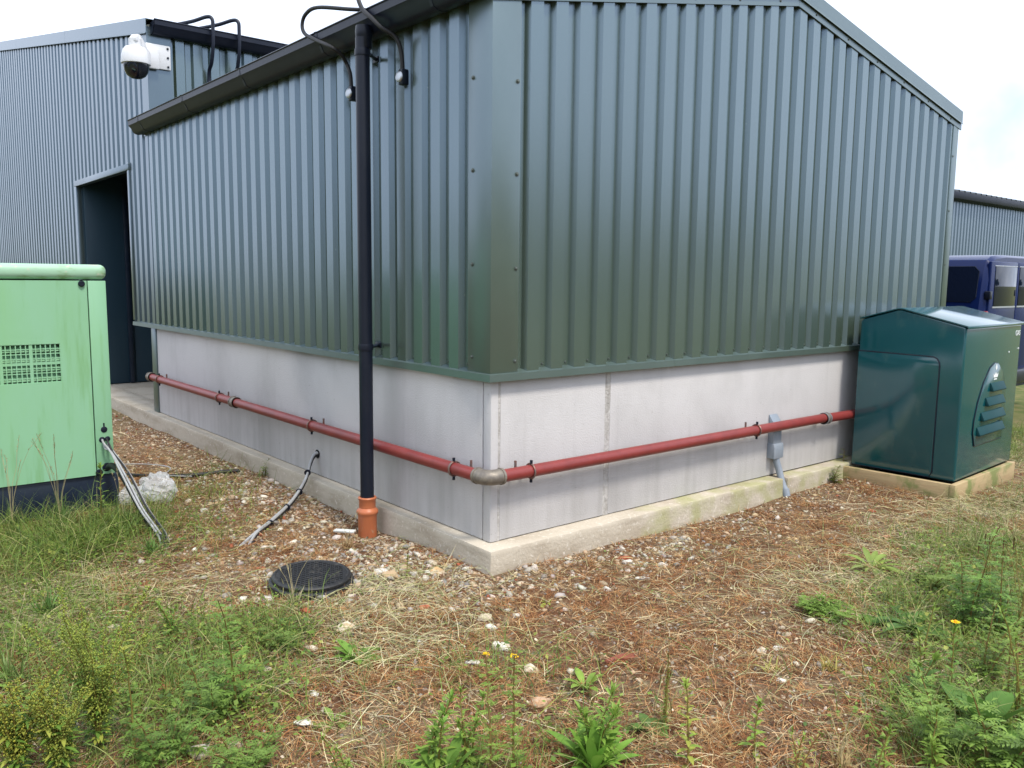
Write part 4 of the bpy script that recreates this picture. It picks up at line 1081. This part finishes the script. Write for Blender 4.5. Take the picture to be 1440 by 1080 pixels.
# ------------------------------------------------------------------ single stones and brick pieces
SV, SF = ico2(3)
def rock(name, px, py, size, col, label, cat='stone', col2=None, flat=.55, lift=.35):
    x, y = gp(px, py)
    v = SV.copy()
    seed = Vector((px * .13, py * .07, 0))
    nn = np.array([mnoise.noise(Vector(q) * 1.2 + seed) * .35 + mnoise.noise(Vector(q) * 3.2 + seed) * .13 + mnoise.noise(Vector(q) * 8 + seed) * .04 for q in v])
    v = v * (1 + nn)[:, None]
    for _ in range(5):
        nrm = rng.normal(size=3); nrm /= np.linalg.norm(nrm); c = rng.uniform(.55, .8); d = v @ nrm; v = v - np.clip(d - c, 0, None)[:, None] * nrm
    v = v * np.array([size[0], size[1], size[2] if len(size) > 2 else size[0] * flat])
    a = rng.uniform(-.4, .4); c_, s_ = math.cos(a), math.sin(a)
    # long side across the view
    rx, ry = CAM_R[0][0], CAM_R[0][1]; q = math.hypot(rx, ry); rx /= q; ry /= q
    u = v[:, 0] * c_ - v[:, 1] * s_; w_ = v[:, 0] * s_ + v[:, 1] * c_
    V = np.stack([u * rx - w_ * ry, u * ry + w_ * rx, v[:, 2]], -1)
    h = float(hgt(np.array(x), np.array(y)))
    col = np.array(col); c2 = np.array(col2 if col2 is not None else col * .82)
    mixf = np.array([max(0, min(1, .5 + 1.4 * mnoise.noise(Vector(q) * 2.2 + seed * 2))) for q in SV])[:, None]
    me_o = fast_mesh(name, V, SF, M_STONE, col * (1 - mixf) + c2 * mixf, smooth=False)
    me_o.data.shade_smooth(); me_o.data.set_sharp_from_angle(angle=R(35))
    me_o.location = (x, y, h + size[0] * flat * lift if len(size) < 3 else h + size[2] * lift)
    return tag(me_o, label, cat)
CREAM, PALE, OCHRE, GREY, BRICK = (.58, .52, .40), (.70, .68, .60), (.48, .30, .13), (.34, .32, .30), (.38, .115, .06)
rock('stone', 704, 905, (.052, .032, .022), PALE, 'largest flat white stone in the middle of the foreground', col2=CREAM)
rock('stone', 663, 931, (.038, .026, .016), PALE, 'oval white stone just left of and nearer than the largest white stone')
rock('stone', 652, 790, (.034, .028, .036), (.52, .33, .14), 'upright ochre stone leaning by the footing corner', col2=(.60, .45, .25))
rock('stone', 551, 816, (.055, .04, .034), (.48, .36, .22), 'large tan stone right of the manhole cover', col2=(.42, .29, .17))
rock('stone', 536, 808, (.04, .03, .02), (.60, .56, .50), 'pale stone between the manhole cover and large tan stone')
rock('stone', 613, 808, (.045, .035, .028), OCHRE, 'ochre-yellow stone on gravel before the footing corner', col2=CREAM)
rock('stone', 656, 803, (.026, .016, .012), PALE, 'small white stone below the upright ochre stone')
rock('stone', 487, 887, (.05, .036, .03), CREAM, 'cream stone in front of the manhole cover by grass', col2=(.40, .28, .15))
rock('stone', 437, 912, (.032, .024, .018), CREAM, 'cream stone beside the broad-leaved rosette')
rock('stone', 680, 868, (.038, .03, .022), (.56, .48, .34), 'blocky cream stone between brick piece and large white stone')
rock('stone', 690, 880, (.03, .022, .015), PALE, 'small pale stone touching the blocky cream stone')
rock('stone', 376, 668, (.06, .045, .045), (.36, .25, .18), 'biggest brown lump of rubble against the left footing', col2=(.45, .36, .28))
rock('stone', 345, 706, (.03, .026, .018), (.62, .57, .42), 'round cream stone on the gravel near the hose')
rock('stone', 500, 722, (.03, .022, .018), (.66, .66, .64), 'white stone on gravel left of the downpipe')
rock('stone', 440, 915 + 60, (.022, .018, .012), PALE, 'small white pebble in left foreground grass')
rock('stone', 160, 985 - 103, (.042, .03, .022), CREAM, 'cream stone behind the yellow-green seeding weed', col2=(.45, .36, .22))
rock('stone', 208, 998, (.018, .014, .011), CREAM, 'small cream stone under the brick chip at left')
rock('stone', 372, 945, (.045, .026, .02), (.50, .42, .30), 'long beige stone left of the rosette')
rock('stone', 427, 1015, (.036, .02, .014), PALE, 'slanting pale stone at lower left of centre')
rock('stone', 282, 1058, (.05, .036, .03), (.52, .40, .25), 'tan stone in the lower left foreground', col2=PALE)
rock('stone', 333, 1048, (.03, .016, .012), CREAM, 'small cream stone beside the lower left tan stone')
rock('stone', 852, 830, (.03, .022, .018), PALE, 'white stone on brown grass right of the footing corner')
rock('stone', 882, 791, (.036, .026, .02), PALE, 'white stone in gravel below the algae-green footing')
rock('stone', 932, 795, (.03, .028, .022), (.66, .64, .58), 'pale stone right of the white gravel stone')
rock('stone', 905, 814, (.044, .016, .012), PALE, 'long thin white stone on brown grass')
rock('stone', 1072, 920, (.028, .022, .016), CREAM, 'cream stone by the small yellow-green tuft')
rock('stone', 1095, 916, (.03, .016, .012), PALE, 'pale splinter of stone by the yellow-green tuft')
rock('stone', 745, 940, (.036, .028, .02), CREAM, 'cream stone behind the yellow-topped weed')
rock('stone', 760, 985, (.05, .035, .022), (.42, .25, .14), 'brown stone right of the yellow-topped weed', col2=(.52, .38, .26))
rock('stone', 728, 864, (.03, .022, .014), PALE, 'white stone between largest white stone and wall')
rock('stone', 1140, 880, (.032, .02, .014), (.6, .55, .44), 'cream stone on brown ground at right of centre')
rock('stone', 1098, 960, (.022, .016, .01), PALE, 'pale chip on red soil at right of centre')
rock('brick_piece', 431, 862, (.032, .022, .022), BRICK, 'red brick lump at the near edge of the manhole cover', 'brick')
rock('brick_piece', 597, 857, (.03, .02, .016), (.42, .15, .08), 'orange brick chip in the straw before the corner', 'brick')
rock('brick_piece', 232, 972, (.032, .028, .022), BRICK, 'orange brick chip in the left foreground', 'brick')
rock('brick_piece', 872, 926, (.075, .024, .016), (.23, .075, .05), 'long dark red brick sliver in the middle right', 'brick')
rock('brick_piece', 363, 753, (.03, .022, .016), BRICK, 'red brick chip under the end of the wall cables', 'brick')
rock('brick_piece', 367, 798, (.028, .02, .014), (.42, .15, .08), 'orange brick chip left of the manhole cover', 'brick')
rock('brick_piece', 880, 784, (.05, .02, .014), BRICK, 'red brick sliver in gravel by the green footing', 'brick')
rock('brick_piece', 1248, 755, (.035, .02, .016), (.40, .16, .09), 'orange brick chip in the hay before the kiosk', 'brick')
rock('brick_piece', 1227, 812 - 92, (.03, .016, .012), BRICK, 'red brick chip near the timber frame', 'brick')
rock('brick_piece', 395, 885, (.03, .024, .018), BRICK, 'red brick chip in grass nearer than the manhole', 'brick')

# ------------------------------------------------------------------ weeds
class PB:
    def __init__(s): s.v = []; s.f = []; s.c = []
    def leaf(s, p, d, up, L_, W_, droop, col, seg=4, fold=.25, shape=1.0):
        d = Vector(d).normalized(); side = d.cross(Vector(up))
        if side.length < 1e-4: side = d.orthogonal()
        side.normalize(); up = side.cross(d).normalized()
        b = len(s.v); P = Vector(p)
        for i in range(seg + 1):
            t = i / seg
            wv = W_ * .5 * (math.sin(math.pi * min(1, (t * .93 + .05)) ** shape)) if i < seg else .0005
            c = P + d * (L_ * t) - Vector((0, 0, 1)) * (droop * L_ * t * t)
            s.v += [tuple(c - side * wv + up * fold * wv), tuple(c), tuple(c + side * wv + up * fold * wv)]
            cc = np.array(col) * random.uniform(.92, 1.08); s.c += [cc, cc * 1.12, cc]
        for i in range(seg):
            a = b + i * 3
            s.f += [(a, a + 1, a + 4, a + 3), (a + 1, a + 2, a + 5, a + 4)]
    def stem(s, path, r0, r1, col, n=5):
        b = len(s.v)
        tube_geo(path, lambda t: r0 + (r1 - r0) * t, n, True, s.v, s.f)
        s.c += [np.array(col)] * (len(s.v) - b)
    def blob(s, p, r, col):
        b = len(s.v)
        for d in ((1, 0, 0), (0, 1, 0), (-1, 0, 0), (0, -1, 0), (0, 0, 1), (0, 0, -1)):
            s.v.append((p[0] + d[0] * r, p[1] + d[1] * r, p[2] + d[2] * r * random.uniform(.7, 1.3)))
            s.c.append(np.array(col) * random.uniform(.85, 1.15))
        for i in range(4):
            j = (i + 1) % 4; s.f += [(b + i, b + j, b + 4), (b + j, b + i, b + 5)]
    def build(s, name, parent, m=None, kind=None):
        if not s.v: return None
        if m is None: s.c = [np.array(q) * np.array((1.55, 1.30, .88)) for q in s.c]
        me = bpy.data.meshes.new(name); me.from_pydata([tuple(q) for q in s.v], [], s.f)
        at = me.attributes.new('Col', 'FLOAT_COLOR', 'POINT'); c4 = np.ones((len(s.v), 4), np.float32); c4[:, :3] = np.clip(np.array(s.c), 0, 1)
        at.data.foreach_set('color', c4.ravel()); me.shade_smooth()
        o = link(name, me, m or M_LEAF, parent, local=True)
        if kind: o['kind'] = kind
        return o
def rnd(a, b): return random.uniform(a, b)
def bent(h, lean, a, wob=.02, k=6):
    return [Vector((math.cos(a) * lean * h * t * t + rnd(-wob, wob) * h * t, math.sin(a) * lean * h * t * t + rnd(-wob, wob) * h * t, h * t)) for t in [i / k for i in range(k + 1)]]
def at_path(P, t):
    q = t * (len(P) - 1); i = min(int(q), len(P) - 2); return P[i].lerp(P[i + 1], q - i)
def weed_thing(name, label, x, y, group=None):
    return thing(name, label, 'weed', (x, y, float(hgt(np.array(x), np.array(y))) - .004), rnd(0, 6.28), group, 1.22)
G1, G2, G3, G4 = (.085, .185, .045), (.13, .235, .06), (.20, .26, .07), (.055, .125, .035)
def upright_weed(label, x, y, h, nl, L_, W_, col=G1, top=None, lean=.12, stem_col=(.16, .15, .06), stems=1, name='upright_weed', flower=None):
    t = weed_thing(name, label, x, y); st = PB(); fo = PB(); fl = PB()
    for s in range(stems):
        a = rnd(0, 6.28); hh = h * (1 if s == 0 else rnd(.55, .9)); P = bent(hh, lean * (1 if stems == 1 else 2.2), a)
        off = Vector((rnd(-.02, .02), rnd(-.02, .02), 0)) * (1 if stems > 1 else 0)
        P = [p + off for p in P]
        st.stem(P, .0032 * (h / .4 + .4), .0014, stem_col)
        for i in range(nl):
            tt = .06 + .92 * i / nl; an = i * 2.4 + rnd(-.3, .3); p = at_path(P, tt)
            el = .25 + .6 * tt; k = (1 - .55 * tt) * rnd(.8, 1.15)
            cc = col if random.random() < .75 else G2
            fo.leaf(p, (math.cos(an) * math.cos(el), math.sin(an) * math.cos(el), math.sin(el)), (0, 0, 1), L_ * k, W_ * k, .35, cc, seg=3)
        for i in range(10):
            an = rnd(0, 6.28); el = rnd(.6, 1.4); fo.leaf(P[-1] - Vector((0, 0, rnd(0, .02))), (math.cos(an) * math.cos(el), math.sin(an) * math.cos(el), math.sin(el)), (0, 0, 1), L_ * .45, W_ * .5, .2, top or G2, seg=2)
        if flower:
            for i in range(7): fl.blob(P[-1] + Vector((rnd(-.012, .012), rnd(-.012, .012), rnd(-.004, .012))), rnd(.003, .0055), flower)
    st.build('stem', t); fo.build('foliage', t, kind='stuff'); fl.build('flower_head', t)
    return t
def feathery_weed(label, x, y, h, nl, L_, col=G1, stems=1, lean=.1, name='feathery_weed', flower=None):
    t = weed_thing(name, label, x, y); st = PB(); fo = PB(); fl = PB()
    for s in range(stems):
        a = rnd(0, 6.28); hh = h * (1 if s == 0 else rnd(.55, .95)); P = bent(hh, lean * (1 if s == 0 else 2.5), a)
        if stems > 1: P = [p + Vector((rnd(-.001, .001) + .03 * math.cos(a), .03 * math.sin(a), 0)) for p in P]
        st.stem(P, .004, .0015, (.15, .13, .06))
        for i in range(nl):
            tt = .08 + .90 * i / nl; an = i * 2.4 + rnd(-.4, .4); p = at_path(P, tt); el = rnd(.1, .7)
            k = L_ * (1 - .5 * tt) * rnd(.75, 1.15); d = Vector((math.cos(an) * math.cos(el), math.sin(an) * math.cos(el), math.sin(el)))
            sd = d.cross(Vector((0, 0, 1))).normalized()
            cc = np.array(col) * rnd(.8, 1.2)
            for j in range(6):
                u = (j + 1) / 6; q = p + d * (k * u) - Vector((0, 0, .25 * k * u * u))
                ll = k * .38 * math.sin(math.pi * min(.96, .25 + .62 * u))
                for sg in (1, -1):
                    fo.leaf(q, d * .6 + sd * sg + Vector((0, 0, rnd(-.1, .3))), (0, 0, 1), ll, ll * .42, .2, cc, seg=2)
            fo.leaf(p + d * k * .8, d, (0, 0, 1), k * .4, k * .14, .3, cc, seg=2)
        if flower:
            for i in range(12): fl.blob(P[-1] + Vector((rnd(-.010, .010), rnd(-.010, .010), rnd(-.004, .006))), rnd(.002, .0038), flower)
    st.build('stem', t); fo.build('foliage', t, kind='stuff'); fl.build('flower_head', t)
    return t
def seeding_weed(label, x, y, h, nb, col=(.185, .265, .065), name='seeding_weed', spread=.45):
    t = weed_thing(name, label, x, y); st = PB(); fo = PB(); sd = PB()
    for s in range(nb):
        a = 6.28 * s / nb + rnd(-.4, .4); hh = h * rnd(.6, 1.0); P = bent(hh, spread * rnd(.3, 1.1), a, .025, 7)
        st.stem(P, .003, .001, (.17, .16, .06), 4)
        for i in range(int(300 * hh / .4)):
            tt = rnd(.28, 1.0); p = at_path(P, tt); r = .038 * (1.08 - tt) + .007; an = rnd(0, 6.28)
            cc = np.array(col) * rnd(.75, 1.25) if random.random() < .7 else np.array((.14, .22, .06))
            sd.blob(p + Vector((math.cos(an) * r * rnd(.2, 1), math.sin(an) * r * rnd(.2, 1), rnd(-.01, .01))), rnd(.0018, .0040), cc)
        for i in range(12):
            tt = rnd(.05, .7); p = at_path(P, tt); an = rnd(0, 6.28); fo.leaf(p, (math.cos(an), math.sin(an), rnd(.1, .8)), (0, 0, 1), rnd(.03, .06), .012, .3, G1 if random.random() < .6 else G3, seg=3)
    st.build('stem', t); fo.build('foliage', t, kind='stuff'); sd.build('seed_heads', t, kind='stuff')
    return t
def rosette(label, x, y, nl, L_, W_, col=G1, el0=.5, name='broadleaf_weed', shape=1.1):
    t = weed_thing(name, label, x, y)
    for i in range(nl):
        an = i * 2.4 + rnd(-.25, .25); el = el0 * rnd(.5, 1.5); k = rnd(.65, 1.1); b = PB()
        b.leaf((math.cos(an) * .006, math.sin(an) * .006, 0.004), (math.cos(an) * math.cos(el), math.sin(an) * math.cos(el), math.sin(el)), (0, 0, 1), L_ * k, W_ * k, rnd(.2, .5), np.array(col) * rnd(.8, 1.25), seg=6, fold=.3, shape=shape)
        b.build('leaf', t)
    return t
def plantain(label, x, y, h, ns):
    t = rosette(label, x, y, 9, .14, .022, G4, .8, 'plantain')
    for i in range(ns):
        b = PB(); a = rnd(0, 6.28); P = bent(h * rnd(.75, 1.1), rnd(.1, .35), a); b.stem(P, .0016, .0013, (.20, .20, .09), 4); s = b.build('stalk', t)
        b = PB(); b.stem([P[-1] - Vector((0, 0, .035)), P[-1] - Vector((0, 0, .01)), P[-1] + Vector((0, 0, .012))], .0026, .002, (.07, .045, .025), 6)
        q = b.build('seed_head', s)
    return t
def tuft(label, x, y, n, L_, col, name='grass_tuft', stalks=0):
    t = weed_thing(name, label, x, y); b = PB(); c = PB()
    for i in range(n):
        an = rnd(0, 6.28); el = rnd(.6, 1.45); b.leaf((rnd(-.025, .025), rnd(-.025, .025), 0), (math.cos(an) * math.cos(el), math.sin(an) * math.cos(el), math.sin(el)), (0, 0, 1), L_ * rnd(.5, 1.1), rnd(.003, .0065), rnd(.1, .7), np.array(col) * rnd(.75, 1.3), seg=5, fold=.15, shape=.6)
    b.build('blades', t, M_GRASS, kind='stuff')
    for i in range(stalks):
        a = rnd(0, 6.28); P = bent(L_ * rnd(1.2, 1.9), rnd(.1, .4), a); c.stem(P, .0012, .0008, (.42, .36, .2), 4)
        for k in range(14): c.leaf(at_path(P, rnd(.8, 1)), (rnd(-1, 1), rnd(-1, 1), 1.5), (0, 0, 1), .012, .003, .1, (.40, .34, .2), seg=2)
    c.build('stalks', t, M_STRAW)
    return t
YEL = (.62, .48, .03)
W_ = lambda px, py: gp(px, py)
# left foreground
seeding_weed('tallest yellow-green seeding weed in the left foreground', *W_(140, 1060), .48, 12)
seeding_weed('yellow-green seeding weed in the bottom left corner', *W_(25, 1100), .34, 13, (.22, .265, .055))
seeding_weed('low yellow-green seeding weed between the corner and the tallest one', *W_(85, 1095), .28, 12, (.19, .25, .06))
upright_weed('dark green flat-topped weed left of the tallest seeding weed', *W_(62, 1045), .22, 34, .045, .011, G1, (.24, .30, .10), .05)
upright_weed('dark green flat-topped weed right of the tallest seeding weed', *W_(190, 1062), .31, 44, .05, .012, G1, (.26, .32, .10), .05)
feathery_weed('tall feathery green weed leaning in the left foreground', *W_(332, 1000), .40, 34, .085, (.10, .20, .055), 1, .22)
feathery_weed('lower feathery weed beside the tall leaning one', *W_(300, 1012), .24, 22, .07, (.10, .19, .06), 3, .2)
feathery_weed('small feathery weed at the lower left of the foreground', *W_(235, 1072), .15, 18, .07, (.08, .16, .045), 4, .3)
feathery_weed('bushy feathery weed at the bottom edge left', *W_(345, 1085), .16, 16, .07, (.09, .17, .05), 4, .3)
rosette('broad green leaf rosette in front of the manhole cover', *W_(500, 922), 13, .12, .036, G1, .55)
rosette('small leaf rosette below left of the middle foreground', *W_(470, 1010), 9, .08, .024, (.11, .20, .06), .35)
rosette('tiny leaf rosette at the left of the lower foreground', *W_(370, 985), 7, .06, .022, G2, .4)
upright_weed('single small green sprout on gravel right of the manhole cover', *W_(572, 815), .11, 16, .03, .009, G2, None, .05)
# middle foreground
upright_weed('leafy green thistle at the bottom edge, left of centre', *W_(607, 1080), .23, 26, .075, .016, G2, (.12, .26, .06), .08, stems=4)
rosette('broad dark green leaves at the foot of the left thistle', *W_(625, 1098), 16, .17, .034, G1, .95)
upright_weed('pale green thistle between the left thistle and yellow-topped weeds', *W_(655, 1075), .23, 26, .06, .014, G2, (.15, .27, .07), .1, stems=4)
feathery_weed('yellow-topped weed leaning left at bottom centre', *W_(690, 1090), .32, 34, .05, (.12, .22, .06), 1, .25, flower=YEL)
feathery_weed('straight yellow-topped weed at bottom centre', *W_(722, 1085), .34, 38, .042, (.12, .22, .06), 1, .03, flower=YEL)
rosette('large clump of long bright green leaves at bottom right of centre', *W_(835, 1085), 34, .20, .030, (.105, .235, .05), 1.0)
upright_weed('leafy shoots rising from the large bright green clump', *W_(838, 1070), .21, 26, .085, .017, (.13, .26, .06), None, .12, stems=7)
rosette('wavy-leaved seedling above the large bright green clump', *W_(822, 962), 9, .11, .026, G2, .7)
rosette('low round-leaved plant right of the large bright green clump', *W_(915, 1025), 8, .08, .042, G4, .5)
upright_weed('yellowing upright weed right of the large clump', *W_(967, 1078), .25, 26, .055, .018, G3, (.18, .28, .07), .05)
upright_weed('thin dark upright weed behind the yellowing one', *W_(940, 1020), .24, 40, .022, .005, (.12, .17, .06), None, .04, stems=3)
upright_weed('short leafy sprig right of the yellowing weed', *W_(1060, 1058), .16, 18, .05, .018, (.14, .25, .06), None, .05)
tuft('small yellow-green tuft on the bare ground right of centre', *W_(1083, 945), 16, .10, (.36, .36, .10))
tuft('yellowish tuft of short stalks on the red soil', *W_(1165, 942), 34, .09, (.33, .28, .08))
rosette('pair of small leaves on brown grass right of the corner', *W_(768, 848), 5, .05, .018, G3, .4)
# right side
rosette('dark green jagged-leaved weed flattened in the hay at right', *W_(1285, 888), 16, .20, .045, (.055, .13, .04), .45)
rosette('pale green spreading weed left of the dark jagged one', *W_(1215, 868), 11, .16, .032, G1, .3)
rosette('broad light green weed in the hay nearer the kiosk', *W_(1225, 800), 12, .18, .030, (.13, .21, .07), .5)
feathery_weed('tall feathery green weed at the right, behind the yellow flower', *W_(1358, 880), .42, 34, .08, (.10, .215, .06), 3, .12)
feathery_weed('feathery green weed at the right edge below the plantains', *W_(1405, 900), .33, 28, .08, (.095, .20, .06), 3, .15)
plantain('clump of plantain with dark seed heads at the right edge', *W_(1432, 885), .34, 7)
plantain('smaller plantain with dark seed heads behind the feathery weed', *W_(1392, 835), .26, 4)
fw = upright_weed('green weed with one yellow daisy flower at right', *W_(1335, 985), .24, 24, .06, .018, G1, None, .05)
b = PB(); 
for k in range(13): b.leaf((0, 0, .262), (math.cos(k * .483), math.sin(k * .483), .25), (0, 0, 1), .016, .007, .1, (.72, .50, .02), seg=2)
b.blob((0, 0, .265), .007, (.62, .34, .02)); b.build('flower', fw)
rosette('big dark green lobed leaves at the lower right', *W_(1385, 1030), 13, .24, .075, (.065, .155, .045), .8)
feathery_weed('bushy feathery weed covering the lower right corner', *W_(1405, 1085), .27, 26, .09, (.12, .225, .06), 5, .25)
feathery_weed('feathery weed left of the lower right lobed leaves', *W_(1330, 1060), .24, 24, .08, (.12, .22, .065), 4, .25)
upright_weed('upright leafy weed at the bottom edge, right', *W_(1310, 1092), .18, 20, .06, .015, G2, None, .1, stems=3)
upright_weed('dull green weed with broad leaves at lower right of centre', *W_(1290, 985), .16, 14, .09, .026, G4, None, .12, stems=2)
upright_weed('small weed at the bottom edge under the yellowish tuft', *W_(1235, 1092), .15, 16, .055, .013, G2, None, .1, stems=2)
feathery_weed('creeping feathery weed spreading left from the dark jagged weed', *W_(1165, 872), .06, 20, .08, (.10, .19, .05), 5, .9)
upright_weed('tall thin weed at the right edge of the foreground', *W_(1425, 1010), .34, 34, .06, .012, (.12, .21, .055), None, .1, stems=3)
feathery_weed('young feathery weed right of the yellow daisy', *W_(1375, 960), .26, 26, .06, (.12, .21, .06), 3, .2)
upright_weed('slim leafy weed left of the yellow daisy', *W_(1300, 940), .20, 24, .05, .011, (.13, .20, .06), None, .12, stems=2)
feathery_weed('low spreading feathery weed beyond the dark jagged one', *W_(1310, 830), .16, 20, .08, (.11, .19, .06), 5, .5)
tuft('pale dry tuft at the right edge near the kiosk', *W_(1425, 760), 60, .20, (.36, .34, .16), stalks=4)
tuft('greenish hay tuft at the right, nearer than the kiosk', *W_(1370, 775), 70, .18, (.26, .28, .11), stalks=2)
tuft('green grass tuft in the hay right of the red soil', *W_(1250, 850), 50, .14, (.20, .25, .08))
upright_weed('spindly half-dry weed at the bottom right of centre', *W_(1120, 1088), .17, 22, .035, .008, (.22, .21, .09), None, .15, stems=3, stem_col=(.24, .17, .09))
tuft('dry upright tuft at the bottom edge right of centre', *W_(1180, 1080), 44, .13, (.40, .30, .14), stalks=3)
upright_weed('thin green weed at the bottom edge left of centre', *W_(480, 1092), .15, 24, .035, .009, (.13, .21, .06), None, .15, stems=3)
tuft('brown dry tuft at the bottom edge left of centre', *W_(545, 1078), 50, .12, (.38, .26, .12), stalks=3)
tuft('green tuft at the left edge behind the seeding weeds', *W_(15, 960), 60, .18, (.15, .22, .06), stalks=2)
upright_weed('leafy dark weed in the grass left of the manhole cover', *W_(240, 890), .13, 22, .045, .012, G1, None, .15, stems=4)
# by the walls and machines
feathery_weed('small pale weed at the wall foot beside the kiosk', *gp(1186, 655, .1), .20, 14, .06, (.15, .21, .11), 1, .05)
feathery_weed('small dark weed on the footing beside the grey duct', *gp(1165, 680), .12, 14, .06, (.09, .14, .05), 3, .3)
feathery_weed('weed sprouting at the foot of the left footing', 0, 0, .13, 14, .05, (.10, .16, .06), 2, .2).location = (-.13, 2.85, 0)
upright_weed('tall leafy weed in front of the generator corner', *W_(143, 742), .34, 22, .075, .020, (.12, .23, .06), None, .03)
tuft('tall seeding grass tuft before the generator base, left', *W_(18, 745), 60, .28, (.16, .22, .07), stalks=6)
tuft('tall seeding grass tuft before the generator base, middle', *W_(85, 740), 70, .28, (.13, .21, .06), stalks=8)
tuft('tall grass tuft at the generator corner', *W_(175, 742), 60, .22, (.15, .22, .07), stalks=3)
tuft('bright green grass tuft below the generator cables', *W_(215, 775), 50, .17, (.13, .24, .06), stalks=1)
tuft('bright green grass tuft in the left middle ground', *W_(65, 858), 60, .16, (.12, .23, .06))
tuft('dry grass tuft at the foot of the terracotta drain socket', *W_(488, 770), 60, .10, (.38, .26, .13), stalks=2)
tuft('dry grass stalks growing at the near edge of the manhole cover', *W_(412, 848), 22, .14, (.36, .31, .19), stalks=5)
feathery_weed('low green weed between the manhole cover and the left edge', *W_(405, 905), .09, 16, .06, (.10, .18, .06), 5, .6)

# ------------------------------------------------------------------ trees along the field edge behind the viewpoint (mirrored in the cladding and the van's glass)
def tree_meshes(seed):
    rg = np.random.default_rng(seed); random.seed(seed)
    b = PB(); P = [Vector((0, 0, 0)), Vector((.1, .05, 1.2)), Vector((.05, .15, 2.4)), Vector((.1, 0, 4.0))]
    b.stem(P, .20, .06, (.09, .07, .05), 8); lobes = []
    for k in range(9):
        a = k * 2.4 + rnd(-.3, .3); z = rnd(1.4, 3.4); r = rnd(1.0, 2.0); e_ = Vector((math.cos(a) * r, math.sin(a) * r, z + rnd(.5, 1.6)))
        b.stem([Vector((.06, .08, z)), Vector((.06, .08, z)).lerp(e_, .5) + Vector((0, 0, .2)), e_], .06, .02, (.09, .07, .05), 5); lobes.append(e_)
    lobes += [Vector((rnd(-.6, .6), rnd(-.6, .6), rnd(4, 5.4))) for _ in range(3)]
    n_ = 4200; idx = rg.integers(0, len(lobes), n_); c = np.array([q[:] for q in lobes])[idx]
    d = rg.normal(size=(n_, 3)); d /= np.linalg.norm(d, axis=1)[:, None]
    p = c + d * (rg.random((n_, 1)) ** .4) * np.array([1.25, 1.25, .95])
    u = rg.normal(size=(n_, 3)); u /= np.linalg.norm(u, axis=1)[:, None]; w2 = np.cross(u, rg.normal(size=(n_, 3))); w2 /= np.linalg.norm(w2, axis=1)[:, None]
    L2 = rg.uniform(.10, .24, n_)[:, None]
    V = np.stack([p - u * L2, p + w2 * L2 * .5, p + u * L2, p - w2 * L2 * .5], 1).reshape(-1, 3)
    C = np.repeat(pal(n_, [(.055, .095, .025), (.08, .125, .03), (.04, .07, .02)], [3, 3, 2]), 4, 0)
    return b, V, np.arange(n_ * 4).reshape(-1, 4), C
protos = []
for sd_ in (21, 22, 23):
    b, V, Q, C = tree_meshes(sd_)
    t = thing('field_tree', 'leafy green tree in the field edge row behind the viewpoint', 'tree', (0, 0, 0), 0, 'field edge trees behind the viewpoint')
    tr_ = b.build('trunk', t, vmat('tree_bark', .9, .1)) if sd_ == 21 else b.build('trunk', t, bpy.data.materials['tree_bark'])
    cr = fast_mesh('crown', V, Q, M_LEAF, C, parent=None); cr.parent = t; cr['kind'] = 'stuff'
    protos.append(t)
pos = [(-18 + i * 4.4 + (i * 37 % 11) * .12, -27 - (i * 53 % 7) * .5) for i in range(15)] + [(-27 - (i * 29 % 7) * .5, -14 + i * 4.6 + (i * 41 % 9) * .14) for i in range(12)]
for i, (x, y) in enumerate(pos):
    if i < 3: t = protos[i]
    else:
        t = protos[i % 3].copy(); COL.objects.link(t)
        for ch in protos[i % 3].children:
            c = ch.copy(); COL.objects.link(c); c.parent = t
    k = .82 + (i * 61 % 10) * .035
    t.location = (x, y, 0); t.rotation_euler = (0, 0, i * 1.7); t.scale = (k * 1.15, k * 1.15, k)
